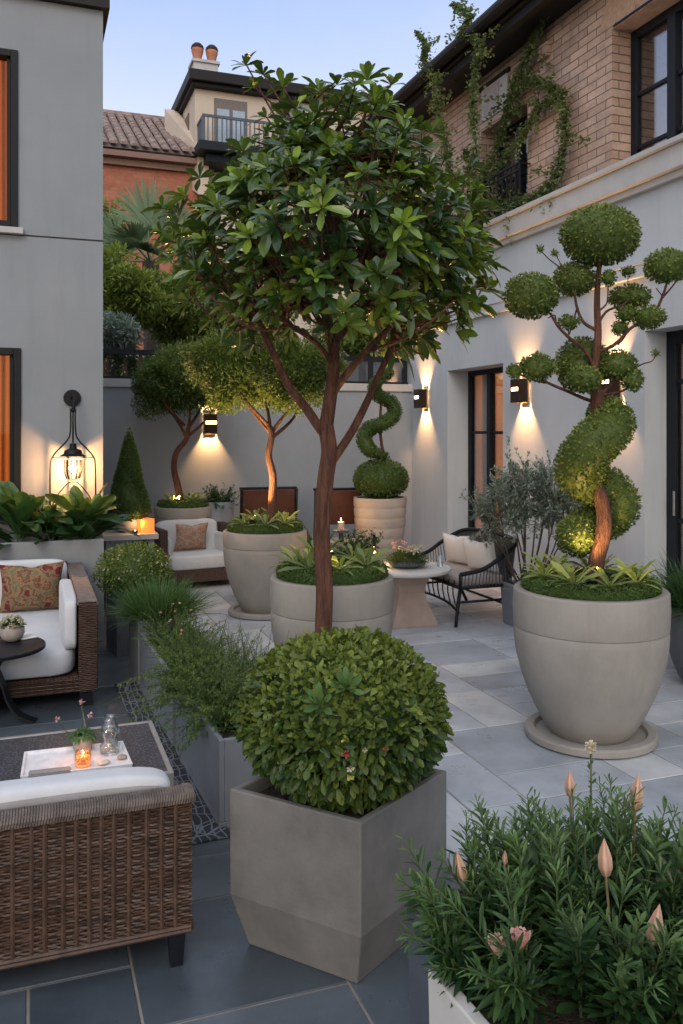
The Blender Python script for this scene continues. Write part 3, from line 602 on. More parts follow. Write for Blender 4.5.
def roundprof(R, H, rb, band=.2, n=14, g=.006):
    zb = H-band; out = [(rb, 0)]
    for i in range(1, n+1):
        t = i/n; out.append((rb+(R-rb)*math.sin(t*PI/2)**.85, zb*t))
    out[-1] = (R-.002, zb-.006); out += [(R-g, zb-.004), (R-g, zb), (R, zb+.003), (R+.004, zb+band*.5), (R, H-.008), (R-.008, H)]
    return out
def saucer(c, R, label, h=.05):
    t = thing('saucer', label, 'saucer', c, group='stone saucers under the pots')
    b = MB(); b.lathe([(R*.9, 0), (R, .01), (R, h-.008), (R-.008, h), (R-.05, h), (R-.06, h-.022), (.01, h-.022)], seg=64, cap1=False); b.obj('dish', 'pot', t, bevel=.003); return t
# right big pot
DR = 4.62; pc = onZ(590, 432+CH*FPX/DR-2); pc[2] = 0; RR = .405
saucer(pc, .345, 'wide shallow stone saucer under the big right pot')
PH = .80
pot('round_pot', pc+V3(0, 0, .029), roundprof(RR, PH-.029, .21, .2), 'big sand coloured round pot holding the cloud pruned tree at right')
PT = PH
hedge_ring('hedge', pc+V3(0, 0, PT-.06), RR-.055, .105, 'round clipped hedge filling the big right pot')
# middle pot
mc = onZ(332, 700); mc[2] = 0; DM = 5.24; RM = .375; mh = .76
pot('round_pot', mc, roundprof(RM, mh, .22, .20), 'pale round pot directly behind the big tree trunk')
hedge_ring('hedge', mc+V3(0, 0, mh-.05), RM-.045, .11, 'round clipped hedge in the pot behind the tree trunk')
# left pot
lc = onZ(265, 613); lc[2] = 0; RL = .375; lh = .75
saucer(lc, .33, 'thin stone saucer under the left pot near the armchair')
pot('round_pot', lc+V3(0, 0, .029), roundprof(RL, lh-.029, .2, .14), 'tall greige round pot on saucer left of the tree trunk')
hedge_ring('hedge', lc+V3(0, 0, lh-.05), RL-.045, .11, 'round clipped hedge in the left saucer pot')
# back pot (behind armchair)
kc = at(184, 430, 9.62); kc[2] = 0; kh = onZ(184, 507, 0)[2]; kh = CH-(506-430)*9.62/FPX
pot('round_pot', kc, roundprof(.325, kh, .2, .12), 'grey round pot behind the wicker armchair against the back wall')
hedge_ring('hedge', kc+V3(0, 0, kh-.05), .285, .10, 'round clipped hedge in the pot behind the armchair', leaf=.02)
# ribbed pot at right back
sc = at(380, 430, 9.7); sc[2] = 0; sh = CH-(497-430)*9.7/FPX
prof = [(.19, 0)]; n = 40
for i in range(1, n+1):
    t_ = i/n; r = .19+(.30-.19)*math.sin(t_*PI/2)**.9; z = sh*t_
    prof.append((r-(.008 if i % 5 == 0 else 0), z))
prof[-1] = (.30, sh)
pot('ribbed_pot', sc, prof, 'tall pale ribbed pot with spiral topiary in the back corner', mat='pot_rib')
# right edge dark pot
ec = at(704, 430, 5.55); ec[2] = 0
pot('dark_pot', ec, [(.12, 0), (.16, .06), (.2, .16), (.235, .3), (.25, .42), (.255, .5)], 'dark slate round pot cut off at the right picture edge', mat='zincdark')
def grass(name, c, n, L, spread, label, mat='lf_grass', W=.006, up=.9, cat='grass plant', droop=.5, z=0):
    t = thing(name, label, cat, c); l = LB(); ph = rng.uniform(0, 2*PI, n); e = rng.uniform(.25, 1, n)*PI/2*up
    D = np.stack([np.cos(ph)*np.cos(e), np.sin(ph)*np.cos(e), np.sin(e)], 1); P = np.stack([np.cos(ph), np.sin(ph), 0*ph], 1)*rng.uniform(0, spread, (n, 1))
    LL = L*rng.uniform(.6, 1.15, n); l.leaves(P, D, LL, W, .4+.25*rng.normal(size=n), kind='blade', droop=droop*rng.uniform(.3, 1.2, n)); l.obj('blades', mat, t); return t
grass('grass_tuft', ec+V3(0, 0, .45), 1500, .52, .17, 'dark green grass spilling from the dark pot at the right edge', mat='lf_dark', W=.007)
# ================================================================== TREES IN POTS
def branch_tree(b, base_pts, r0, r1, subs):
    limb(b, base_pts, r0, r1, 24, 12, .07)
    for pts, a, c_ in subs: limb(b, pts, a, c_, 14, 8)
# ---- big tree
DT = 4.62
def T(px, py, dd=0): return at(px, py, DT+dd)
bt = T(325, 432+CH*FPX/DT); bt[2] = 0
big = thing('broadleaf_tree', 'large glossy leaved tree with reddish trunk in the middle of the courtyard', 'tree', bt)
b = MB(); q = V3(bt[0], bt[1], -.004)
trunk = limb(b, [q, T(323, 640), T(325, 585), T(322, 530), T(325, 480), T(329, 450), T(326, 425)], .046, .042, 30, 36, .06)
for pts, a, c_ in [([T(325, 430), T(330, 395), T(334, 360), T(331, 335, .05), T(322, 300, .1)], .055, .03),
    ([T(322, 432), T(306, 408), T(288, 385, -.05), T(272, 350, -.1), T(258, 320, -.15), T(240, 290, -.2)], .038, .016),
    ([T(332, 462), T(352, 432, .02), T(368, 400, .05), T(382, 368, .08), T(392, 345, .1), T(410, 300, .2)], .034, .016),
    ([T(331, 395), T(348, 372, -.08), T(368, 350, -.15), T(392, 325, -.2), T(415, 300, -.25)], .034, .014),
    ([T(333, 365), T(318, 345, -.1), T(298, 330, -.2), T(270, 312, -.3), T(245, 300, -.35)], .024, .01),
    ([T(334, 360), T(340, 330, -.15), T(352, 305, -.25), T(372, 280, -.3)], .03, .012),
    ([T(331, 340), T(325, 305, -.1), T(335, 260, -.1), T(330, 200, 0), T(320, 130, 0)], .028, .01),
    ([T(334, 345), T(362, 310, .25), T(400, 270, .35), T(430, 220, .4)], .024, .01),
    ([T(326, 330), T(300, 290, .25), T(270, 240, .35), T(240, 200, .4)], .024, .01),
    ([T(372, 350, -.15), T(400, 340, -.3), T(430, 322, -.35), T(455, 300, -.3)], .014, .006),
    ([T(288, 325, -.2), T(262, 330, -.35), T(235, 318, -.4), T(210, 295, -.4)], .013, .006)]:
    limb(b, pts, a*.72, c_*.8, 16, 10)
cc = T(335, 240); cr = np.array([.86, .80, .66])
# whorl centres through the crown volume
nw = 760; dd = sphere_dirs(nw*2); dd = dd[dd[:, 2] > -.78][:nw]; rad = rng.uniform(.35, 1, nw)**.42*np.where(dd[:, 2] > 0, 1-.10*dd[:, 2]*np.abs(dd @ Rv), 1)
ang = np.arctan2(dd[:, 1], dd[:, 0]); bumpy = 1+.13*np.sin(3*ang+1)+.12*np.sin(5*ang+dd[:, 2]*4)+rng.normal(0, .06, nw)
Wc = cc+dd*cr*(rad*bumpy)[:, None]; Wc[:, 2] = np.maximum(Wc[:, 2], cc[2]-cr[2]*.80-.16*rng.random(nw))
_rel = (Wc-cc)/cr; _hr = np.hypot(_rel[:, 0], _rel[:, 1]); Wc = Wc[~((_rel[:, 2] < -.38) & (_hr < .55))]
extra = [T(x, y, z_) for x, y, z_ in [(245, 62, 0), (262, 72, 0), (282, 85, .05), (252, 85, 0), (295, 105, 0), (320, 88, -.1), (326, 108, 0), (350, 100, 0), (372, 92, 0), (392, 82, .05), (380, 108, 0), (340, 120, 0), (300, 130, 0), (362, 130, 0), (405, 118, 0),
   (482, 250, 0), (490, 262, .1), (178, 250, 0), (182, 275, 0), (186, 300, 0), (478, 300, 0), (460, 318, 0), (425, 338, 0), (405, 345, -.1), (330, 325, -.35), (325, 300, -.55), (345, 270, -.6), (300, 290, -.6)]]
Wc = np.vstack([Wc, extra]); nw = len(Wc)
outd = nrm((Wc-cc)/cr); axis = nrm(outd*.75+V3(0, 0, .75)+rng.normal(0, .25, (nw, 3)))
# twigs
tw = MB()
sk = [T(334, 330, 0), T(258, 320, -.15), T(392, 330, .0), T(330, 260, -.1), T(280, 260, .2), T(400, 270, .2), T(345, 280, -.3), T(300, 300, -.3), T(320, 160)]
for i in range(nw):
    if rng.random() < .5 or i >= nw-28:
        s0 = min(sk, key=lambda s: np.linalg.norm(s-Wc[i])); m_ = (s0+Wc[i])/2+rng.normal(0, .04, 3)-V3(0, 0, .04)
        tw.tube(smoothpath([s0, m_, Wc[i]], 6), [.009, .008, .007, .006, .005, .004], 5)
b.v += []; b.obj('trunk', 'bark', big, world=True, smooth=True)
tw.obj('twigs', 'bark', big, world=True, smooth=True)
l = LB(); nl = 10
a1 = nrm(np.cross(axis, rng.normal(size=(nw, 3)))); a2 = np.cross(axis, a1)
wt = rng.random(nw); wsz = rng.uniform(.72, 1.22, nw)
for k in range(nl):
    ph = k*2.399+rng.uniform(0, .4, nw); e = (.12+.75*(k/nl)**1.2)*PI/2+rng.normal(0, .12, nw)
    D = (a1*np.cos(ph)[:, None]+a2*np.sin(ph)[:, None])*np.cos(e)[:, None]+axis*np.sin(e)[:, None]
    L = np.where(rng.random(nw) < .5, .118, .142)*(1-.35*k/nl)*rng.uniform(.75, 1.15, nw)*wsz
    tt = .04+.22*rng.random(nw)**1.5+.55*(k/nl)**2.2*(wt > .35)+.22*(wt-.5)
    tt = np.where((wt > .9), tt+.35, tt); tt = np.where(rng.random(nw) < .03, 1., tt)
    l.leaves(Wc-axis*.02, D, L, L*.34, tt, kind='leaf', droop=.24, up=axis)
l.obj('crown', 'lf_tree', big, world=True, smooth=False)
s = MB(); s.lathe([(.17, .0), (.17, .006), (.01, .02)], (bt[0], bt[1], .003), 28); o = s.obj('tree_pit', 'soil'); struct(o)
# ---- small trees with fine crowns
def fine_tree(c0, label, trunkpts, brs, crown, n, r0, leaf=.03, lo=0, hi=1):
    t = thing('small_tree', label, 'tree', c0, group='small fine leaved trees in pots'); b = MB()
    limb(b, trunkpts, r0, r0*.62, 20, 10, .08)
    for pts in brs: limb(b, pts, r0*.5, r0*.16, 12, 7)
    b.obj('trunk', 'bark', t, world=True, smooth=True)
    l = LB()
    for c, r, k in crown:
        m = int(n*k); dd = sphere_dirs(m); dd[:, 2] = np.where(dd[:, 2] < -.5, -.75+.5*rng.random(m), dd[:, 2])
        P = c+dd*np.array(r)*(rng.uniform(.3, 1.08, (m, 1))**.5)*(1+.13*lnoise(dd*3+c*3, 2.2)[:, None]); P[:, 2] += .07*lnoise(P, 8)+.05*lnoise(P, 17, 2)+rng.normal(0, .02, m); D = dd*.7+rng.normal(0, .6, (m, 3))+V3(0, 0, .1)
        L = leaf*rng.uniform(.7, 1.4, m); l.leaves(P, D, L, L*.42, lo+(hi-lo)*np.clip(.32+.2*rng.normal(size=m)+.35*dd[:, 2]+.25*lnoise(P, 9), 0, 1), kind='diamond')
    l.obj('crown', 'lf_fine', t, world=True); return t
d = 9.62; Q = lambda x, y, z_=0: at(x, y, d+z_)
fine_tree(kc+V3(0, 0, kh), 'crooked small tree with domed fine crown in the pot behind the armchair', [Q(181, 505), Q(178, 488), Q(174, 468), Q(177, 452), Q(186, 440), Q(188, 428)],
   [[Q(187, 438), Q(178, 422), Q(165, 405)], [Q(188, 430), Q(190, 412), Q(186, 395)], [Q(188, 436), Q(202, 424), Q(214, 408)], [Q(187, 430), Q(200, 410, .1), Q(205, 392, .2)], [Q(184, 425), Q(172, 412, -.2), Q(160, 398, -.3)]],
   [(Q(180, 385), (.48, .45, .34), .7), (Q(160, 398), (.30, .3, .24), .3), (Q(202, 398), (.30, .3, .26), .3), (Q(178, 362), (.34, .3, .2), .25), (Q(150, 385), (.2, .25, .16), .15), (Q(212, 380), (.2, .25, .16), .15)], 16000, .04, .034, lo=.05)
d = 7.72; ld = np.dot(lc[:2], Fv[:2]); d = ld; Q2 = lambda x, y, z_=0: at(x, y, ld+z_)
fine_tree(lc+V3(0, 0, lh), 'small tree with spreading yellow green crown in the left saucer pot', [Q2(271, 525), Q2(272, 500), Q2(273, 475), Q2(269, 455), Q2(272, 435), Q2(268, 425)],
   [[Q2(270, 432), Q2(258, 418), Q2(245, 402), Q2(232, 390)], [Q2(270, 430), Q2(268, 412), Q2(262, 392)], [Q2(272, 432), Q2(284, 416), Q2(300, 400)], [Q2(272, 438), Q2(292, 420, .1), Q2(306, 395, .2)], [Q2(268, 425), Q2(252, 408, -.2), Q2(240, 392, -.25)]],
   [(Q2(255, 378), (.50, .45, .34), .7), (Q2(215, 365), (.28, .3, .24), .3), (Q2(298, 382), (.32, .32, .30), .4), (Q2(250, 350), (.44, .35, .2), .35), (Q2(320, 372), (.24, .3, .2), .2), (Q2(235, 395), (.25, .3, .18), .2)], 20000, .04, .034, lo=.15, hi=1.1)
# ---- spiral topiary, back corner
st = thing('spiral_topiary', 'green spiral topiary above a clipped ball in the ribbed pot', 'topiary', sc+V3(0, 0, sh)); S = lambda x, y, z_=0: at(x, y, 9.7+z_)
clipped('clipped_ball', S(381, 479), (.30, .30, .215), st, 'lf_hedge', .02)
b = MB(); limb(b, [S(381, 470), S(383, 455), S(380, 430), S(381, 400), S(380, 378)], .022, .012); b.obj('trunk', 'bark', st, world=True)
sausage('spiral', [S(384, 456), S(370, 450, -.1), S(364, 438, -.05), S(370, 428, .0), S(385, 423, -.05), S(395, 413, .0), S(391, 402, .05), S(379, 396, .0), S(374, 387, -.05), S(380, 378, 0), S(388, 373, 0)], lambda t: .085*(1-.35*t)*(.55+.45*min(1, t*8)), st, 'lf_hedge', .02)
# ---- cloud pruned tree on the right
ct = thing('cloud_topiary', 'cloud pruned tree with many clipped pads in the big right pot', 'topiary', pc+V3(0, 0, PT)); DC = DR
K_ = lambda x, y, z_=0: at(x, y, DC+z_)
b = MB()
limb(b, [K_(594, 590), K_(596, 562), K_(603, 535), K_(604, 512), K_(598, 488), K_(590, 465), K_(593, 440), K_(597, 412), K_(597, 390)], .044, .034, 34, 14, .07)
limb(b, [K_(597, 395), K_(595, 370), K_(598, 335), K_(597, 300), K_(600, 258)], .026, .013, 18, 10)
for pts, a, c_ in [([K_(596, 372), K_(588, 352), K_(572, 340), K_(556, 325), K_(545, 312), K_(535, 305)], .014, .007),
    ([K_(556, 325), K_(553, 315), K_(548, 318)], .006, .004), ([K_(596, 330), K_(584, 320), K_(577, 305), K_(575, 290)], .013, .008), ([K_(577, 308), K_(572, 330), K_(569, 325)], .006, .004),
    ([K_(598, 325), K_(612, 312), K_(625, 300), K_(634, 285)], .010, .005), ([K_(598, 352), K_(612, 345), K_(628, 328), K_(640, 322), K_(652, 315)], .013, .008),
    ([K_(640, 325), K_(655, 312), K_(664, 296), K_(668, 278)], .011, .008), ([K_(664, 296), K_(674, 288), K_(680, 275)], .007, .004), ([K_(664, 298), K_(656, 288)], .005, .003),
    ([K_(628, 328), K_(622, 335), K_(618, 345)], .006, .005), ([K_(597, 402), K_(584, 400), K_(568, 393), K_(552, 386), K_(540, 378)], .013, .008), ([K_(545, 383), K_(530, 380), K_(518, 374)], .007, .004),
    ([K_(600, 396), K_(612, 386), K_(620, 372)], .014, .008), ([K_(603, 395), K_(620, 392), K_(632, 384)], .010, .006), ([K_(628, 372), K_(642, 366), K_(652, 358), K_(656, 354)], .006, .003),
    ([K_(574, 282), K_(565, 272), K_(552, 262), K_(540, 250)], .006, .003), ([K_(565, 272), K_(556, 255)], .004, .003), ([K_(628, 298), K_(628, 275)], .004, .003), ([K_(600, 310), K_(606, 300), K_(608, 282)], .007, .004)]:
    limb(b, [pts[0]]+[q_+rng.normal(0, .012, 3) for q_ in pts[1:-1]]+[pts[-1]], a*.8, c_*.8, 14, 8)
b.obj('trunk', 'bark', ct, world=True, smooth=True)
px2m = DC/FPX
for x, y, rx, rz, zz in [(600, 236, 38, 28, 0), (531, 295.5, 26, 21, 0), (574.5, 279, 20, 15.5, .06), (608, 278, 7, 7, -.05), (628, 271, 6.5, 4.2, .05), (630, 297, 20, 11, .08), (626.5, 314, 9.5, 7.5, .0), (649, 317, 15, 10, -.03), (620, 328, 7.5, 6.5, .03),
    (667, 266, 21, 15.5, 0), (569, 322, 9, 6, 0), (582.5, 365, 27, 27, .17), (584, 379, 15.5, 12, -.10), (618, 365, 17, 13.5, 0), (633, 380, 10, 10, -.02), (538, 367, 16.5, 12.5, 0), (515, 371, 7.5, 6.5, 0), (540, 249, 3, 3, 0), (555, 253, 3, 3, 0), (656, 353, 3.2, 3, 0)]:
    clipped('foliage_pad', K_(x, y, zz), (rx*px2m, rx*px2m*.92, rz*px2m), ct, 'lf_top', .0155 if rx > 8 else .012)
sausage('foliage_spiral', [K_(577, 536, .08), K_(586, 528, .16), K_(604, 518, .17), K_(617, 506, .12), K_(609, 492, .12), K_(588, 482, .10), K_(579, 468, .0), K_(588, 450, -.09), K_(604, 434, -.10), K_(613, 424, -.02), K_(606, 414, .06)], lambda t: .122*(.85+.15*math.sin(t*PI))*(.9 if t > .95 else 1), ct, 'lf_top', .0155)
# ---- rosettes on the hedges
def rosettes(c, z, R, n, who, lo, hi, Ls=(.16, .22), col='yellow green'):
    k = 0; r = random.Random(int(c[0]*100))
    for i in range(n):
        a_ = 2*PI*i/n+r.uniform(-.2, .2); rr = R*r.uniform(.45, .72)
        ang = math.degrees((a_+A) % (2*PI)) 
        side = ['right', 'rear right', 'rear', 'rear left', 'left', 'front left', 'front', 'front right'][int(((math.degrees(a_+A) % 360)+22.5)//45) % 8]
        seen.setdefault((who, side), 0); seen[(who, side)] += 1
        rosette('bromeliad', c+V3(rr*math.cos(a_), rr*math.sin(a_), z), 16, r.uniform(*Ls)*(1 if i % 3 else .8), f'{["pointed", "second pointed", "third pointed"][seen[(who, side)]-1]} {col} rosette at the {side} of {who}', lo=lo+r.uniform(-.1, .1)-(0 if i % 3 == 0 else .15), hi=hi+(0 if i % 3 == 0 else -.55)+r.uniform(-.2, .1), W=.17, el=(.02, .62), group='rosette plants in the round pots')
seen = {}
rosettes(pc, PT+.06, RR, 11, 'the big right pot', .25, 1.15, (.16, .22), 'green and yellow')
rosettes(mc, mh+.07, RM, 8, 'the pot behind the trunk', .3, .9, (.19, .26), 'pale green')
rosettes(lc, lh+.07, RL, 7, 'the left saucer pot', .3, 1., (.18, .25), 'yellow green')
rosettes(kc, kh+.06, .28, 5, 'the pot behind the armchair', .3, 1., (.16, .22), 'yellow green')
# ================================================================== HEX PLANTER with shrub ball
def cam2w(lat, dep): v = Rv*lat+Fv*dep; return v[:2]
Fp = cam2w(.057, 2.50); Lp = cam2w(-.358, 2.74); Rp = cam2w(.355, 2.885); Bp = Lp+Rp-Fp; hc = (Lp+Rp)/2; HH = .505
t = thing('faceted_planter', 'large taupe concrete planter with tapered lower facets at front centre', 'planter', (hc[0], hc[1], 0))
quad = [Fp, Rp, Bp, Lp]; inset = lambda k: [hc+(q-hc)*k for q in quad]
b = MB()
def ringz(pts, z): return [(p[0], p[1], z) for p in pts]
bot = [hc+(q-hc)*.83 for q in quad]
rings = [ringz(bot, 0), ringz(inset(1), .17), ringz(inset(1), HH), ringz(inset(.90), HH), ringz(inset(.88), HH-.09)]
vs = [p for r in rings for p in r]; fs = [(i*4+k, i*4+(k+1) % 4, i*4+4+(k+1) % 4, i*4+4+k) for i in range(4) for k in range(4)]+[(3, 2, 1, 0), (16, 17, 18, 19)]
b.add(vs, fs); b.obj('body', 'hexstone', t, world=True, bevel=.005)
s = MB(); s.add(ringz(inset(.875), HH-.04), [(0, 1, 2, 3)]); s.obj('soil', 'soil', t, world=True)
sb = thing('round_shrub', 'dense round leafy shrub filling the faceted concrete planter', 'shrub', (hc[0], hc[1], HH))
bc = at(343, 717, 2.82); br = np.array([.315, .31, .255])
l = LB(); 
for kk, (ro, nnn) in enumerate(((1., 7000), (.93, 3400))):
    dd = sphere_dirs(nnn); dd = dd[dd[:, 2] > -.85]; m_ = len(dd)
    w = 1+.03*lnoise(dd, 6)+rng.normal(0, .022, m_); e_ = np.sign(dd)*np.abs(dd)**.92; P = bc+e_*br*ro*w[:, None]*np.stack([1-.30*np.clip(-dd[:, 2], 0, 1)**1.1]*2+[np.ones(m_)], 1)
    nn = nrm(dd/br); down = dd[:, 2] < 0; D = nn*.55+rng.normal(0, .5, (m_, 3))+np.where(down[:, None], V3(0, 0, -.25), V3(0, 0, .2)); L = .029*rng.uniform(.55, 1.5, m_)*np.where(dd[:, 2] < .1, 1.15, .9)
    l.leaves(P, D, L, L*.52, .12+.42*np.clip(dd[:, 2]+.2, 0, 1)+.17*rng.normal(size=m_)+.12*lnoise(P, 16), kind='leaf', up=nn, droop=.15)  # leaves darker low on the ball, shade put into their tint for contrast
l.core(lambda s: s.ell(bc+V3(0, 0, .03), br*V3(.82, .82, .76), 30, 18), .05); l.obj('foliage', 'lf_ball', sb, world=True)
l = LB()
for (x, y) in ((349, 662), (316, 690)):
    n = 9; P0 = onball = at(x, y, 2.5); dv = nrm(P0-bc); P0 = bc+dv*br*1.02; ph = np.arange(n)*2.399; a1_ = nrm(np.cross(dv, V3(0, 0, 1))); a2_ = np.cross(dv, a1_); e = np.linspace(.25, 1.2, n)
    D = (a1_[None]*np.cos(ph)[:, None]+a2_[None]*np.sin(ph)[:, None])*np.cos(e)[:, None]+dv[None]*np.sin(e)[:, None]+V3(0, 0, .2)
    l.leaves(np.tile(P0, (n, 1)), D, .068, .022, .55+.4*rng.random(n), kind='leaf', up=np.tile(dv, (n, 1)))
l.obj('leaf_tuft', 'lf_grass', sb, world=True)
def blossom(p, r, mat, parent, n=18, up=None, name='flower'):
    l = LB(); dd = sphere_dirs(n); dd = nrm(dd+(V3(0, 0, .8) if up is None else up*1.2)); l.leaves(np.tile(p, (n, 1)), dd, r*rng.uniform(.8, 1.1, n), r*.6, rng.random(n), kind='leaf'); return l.obj(name, mat, parent, world=True)
for (x, y, r, mt) in ((346, 752, .016, 'pet_red'), (387, 748, .014, 'pet_red'), (345, 735, .014, 'lf_rose'), (351, 778, .020, 'lf_rose'), (351, 770, .016, 'pet_white'), (365, 748, .012, 'pet_white')):
    P0 = at(x, y, 2.5); dv = nrm(P0-bc); blossom(bc+dv*br*1.06, r, mt, sb, 14, dv)
# ================================================================== TROUGHS on the left
PL0 = onZ(140, 690)[:2]; PL1 = onZ(226, 842)[:2]; row = nrm(PL1-PL0); rz = math.atan2(row[1], row[0])   # local x runs from far to near
def trough(px, py, ln, wd, h, label, mat='zinc', along=None, rot=None, group='grey trough planters'):
    p = onZ(px, py)[:2] if along is None else PL0+row*along
    t = thing('trough_planter', label, 'planter', (p[0], p[1], 0), rz if rot is None else rot, group=group)
    b = MB(); w = .022
    vs = []; 
    b.box(0, ln, 0, wd, 0, .03)
    for a in ((0, ln, 0, w), (0, ln, wd-w, wd), (0, w, w, wd-w), (ln-w, ln, w, wd-w)): b.box(*a, .0305, h)
    b.obj('box', mat, t, bevel=.003); s = MB(); s.box(w+.001, ln-w-.001, w+.001, wd-w-.001, .031, h-.05); s.obj('soil', 'soil', t); return t
Lrow = np.linalg.norm(PL1-PL0)
tC = trough(0, 0, Lrow*.50, .34, .36, 'long grey trough planter in the middle of the row', along=-.02)
tD = trough(0, 0, Lrow*.42, .34, .37, 'near grey trough planter under the cascading fern', along=Lrow*.53)
perp = np.array([-row[1], row[0]])
p = onZ(126, 683); tB = trough(126, 683, .30, .28, .42, 'small square grey planter holding the fine grass', rot=rz+.05)
tB.location = (p[0]+.04, p[1]+.20, 0)
p = onZ(107, 657); tA = trough(107, 657, .34, .30, .45, 'dark blue grey planter holding the round flowering bush', mat='zincdark', rot=rz+.1)
tA.location = (p[0]+.02, p[1]+.30, 0)
def rp(along, across): q = PL0+row*along+perp*across; return q
# round flowering bush
c = at(134, 572, 6.35); t = thing('flowering_bush', 'round olive green bush dotted with small white flowers', 'shrub', (c[0], c[1], .42))
l = LB(); r = np.array([.27, .27, .205]); n = 7000; dd = sphere_dirs(n); P = c+dd*r*(rng.uniform(.75, 1.06, (n, 1))+.05*lnoise(dd, 6)[:, None]); L = .02*rng.uniform(.6, 1.3, n)
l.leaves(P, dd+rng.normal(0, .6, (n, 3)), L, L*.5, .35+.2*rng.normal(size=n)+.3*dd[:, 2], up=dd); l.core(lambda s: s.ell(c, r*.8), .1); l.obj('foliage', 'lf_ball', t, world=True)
l = LB()
for k in range(22):
    dv = nrm(V3(rng.normal(), -abs(rng.normal()), abs(rng.normal())*.8)); dd = nrm(sphere_dirs(6)+dv); l.leaves(np.tile(c+dv*r*1.03, (6, 1)), dd, .014, .012, rng.random(6), kind='diamond')
l.obj('flowers', 'pet_white', t, world=True)
c = at(160, 640, 5.75); c[2] = .38
grass('grass_tuft', c, 2600, .36, .16, 'bright fine needle grass in the small square grey planter', W=.0045, droop=.35)
def feathery(name, c0, stems, L, label, spread=(.3, .15), mat='lf_bush', leaf=.022, el=(.3, 1.2), cas=.0, nleaf=34, asp=.28, ax=None, cat='shrub', lo=0., hi=1., rise=.0, kind='diamond', stemr=.0022):
    t = thing(name, label, cat, c0); l = LB(); st_ = MB(); ax = row if ax is None else ax; pr = np.array([-ax[1], ax[0]])
    for i in range(stems):
        o = c0+V3(*(ax*rng.uniform(-1, 1)*spread[0]+pr*rng.uniform(-1, 1)*spread[1]), 0); a_ = rng.uniform(0, 2*PI); e = rng.uniform(*el); ll = L*rng.uniform(.6, 1.1)
        dv = V3(math.cos(a_)*math.cos(e), math.sin(a_)*math.cos(e), math.sin(e)); m = 9; tt = np.linspace(0, 1, m); pts = o+dv*ll*tt[:, None]-V3(0, 0, 1)*(cas*ll*tt**2)[:, None]+V3(0, 0, 1)*(rise*ll*tt**2)[:, None]+(rng.normal(0, .02, 3)*tt[:, None]**2)
        st_.tube(pts, list(np.linspace(stemr, stemr*.4, m)), 4, cap=False)
        u = np.sort(rng.uniform(.12, 1, nleaf)); P = np.stack([np.interp(u, tt, pts[:, j]) for j in range(3)], 1); tg = nrm(np.gradient(pts, axis=0)); tg = np.stack([np.interp(u, tt, tg[:, j]) for j in range(3)], 1)
        s1 = nrm(np.cross(tg, rng.normal(size=(nleaf, 3)))); D = s1*.85+tg*.65; Ls = leaf*rng.uniform(.7, 1.25, nleaf)*(1.1-.5*u); base = rng.uniform(-.15, .15)
        l.leaves(P, D, Ls, Ls*asp, lo+(hi-lo)*np.clip(.28+base+.35*u**2+.12*rng.normal(size=nleaf), 0, 1), kind=kind, droop=.1)
    l.obj('foliage', mat, t, world=True); st_.obj('stems', 'lf_hedge', t, world=True, tint=.3) if False else st_.obj('stems', plain('green_stem', (.05, .08, .03), .7), t, world=True); return t
q = rp(.42, .2); t = feathery('trough_shrub', V3(q[0], q[1], .32), 300, .30, 'loose feathery shrub with tiny pink blooms in the middle trough', (.5, .13), 'lf_fine', .024, (.2, 1.4), .25, 44, .26, lo=.1)
for k in range(9):
    q = rp(rng.uniform(0, .9), rng.uniform(.05, .3)); blossom(V3(q[0], q[1], .32+rng.uniform(.14, .24)), .013, 'pet_pink', t, 8)
q = rp(1.45, .16); t = feathery('cascading_fern', V3(q[0], q[1], .34), 430, .38, 'thick green fern cascading over the near grey trough', (.42, .16), 'lf_fine', .030, (.2, 1.35), .42, 44, .34)
q = rp(1.55, .30); t = feathery('upright_shrub', V3(q[0], q[1], .30), 60, .36, 'upright spiky grey green stems behind the cascading fern', (.3, .12), 'lf_vine', .026, (.9, 1.5), .05, 30, .2)
q = rp(.9, .36); t = feathery('upright_shrub', V3(q[0], q[1], .30), 50, .34, 'airy light green stems between the feathery shrub and the fern', (.25, .1), 'lf_vine', .022, (.6, 1.5), .1, 30, .2)
# ================================================================== FRONT RIGHT planters + bush
e1 = np.array([.92, .40]); e2 = np.array([.40, -.92]); c0 = np.array([.183, 1.83])
def cbox(c0, l1, l2, h, label, mat, group=None):
    pts = [cam2w(*(c0)), cam2w(*(c0+e1*l1)), cam2w(*(c0+e1*l1+e2*l2)), cam2w(*(c0+e2*l2))]; ctr = sum(pts)/4
    t = thing('square_planter', label, 'planter', (ctr[0], ctr[1], 0), group=group); b = MB(); ins = lambda k: [ctr+(q-ctr)*k for q in pts]
    rings = [ringz(ins(.97), 0), ringz(ins(1), h), ringz(ins(.90), h), ringz(ins(.88), h-.06)]; vs = [p for r in rings for p in r]
    fs = [(i*4+k, i*4+4+k, i*4+4+(k+1) % 4, i*4+(k+1) % 4) for i in range(3) for k in range(4)]+[(0, 1, 2, 3), (15, 14, 13, 12)]
    b.add(vs, fs); b.obj('body', mat, t, world=True, bevel=.004); s = MB(); s.add(ringz(ins(.885), h-.03), [(3, 2, 1, 0)]); s.obj('soil', 'soil', t, world=True); return ctr
pcn = cbox(c0, .62, .42, .50, 'pale stone planter corner at the bottom right', 'palestone')
cbox(np.array([.155, 2.04]), .75, .20, .53, 'dark slate planter just behind the pale stone planter', 'zincdark')
bcn = V3(*cam2w(.56, 1.90), .48)
wb_ = thing('lily_bush', 'wide dark green needle leaved bush with tall pink buds at bottom right', 'bush', (bcn[0], bcn[1], .5))
l = LB(); st_ = MB()
r_ = np.random.default_rng(11)
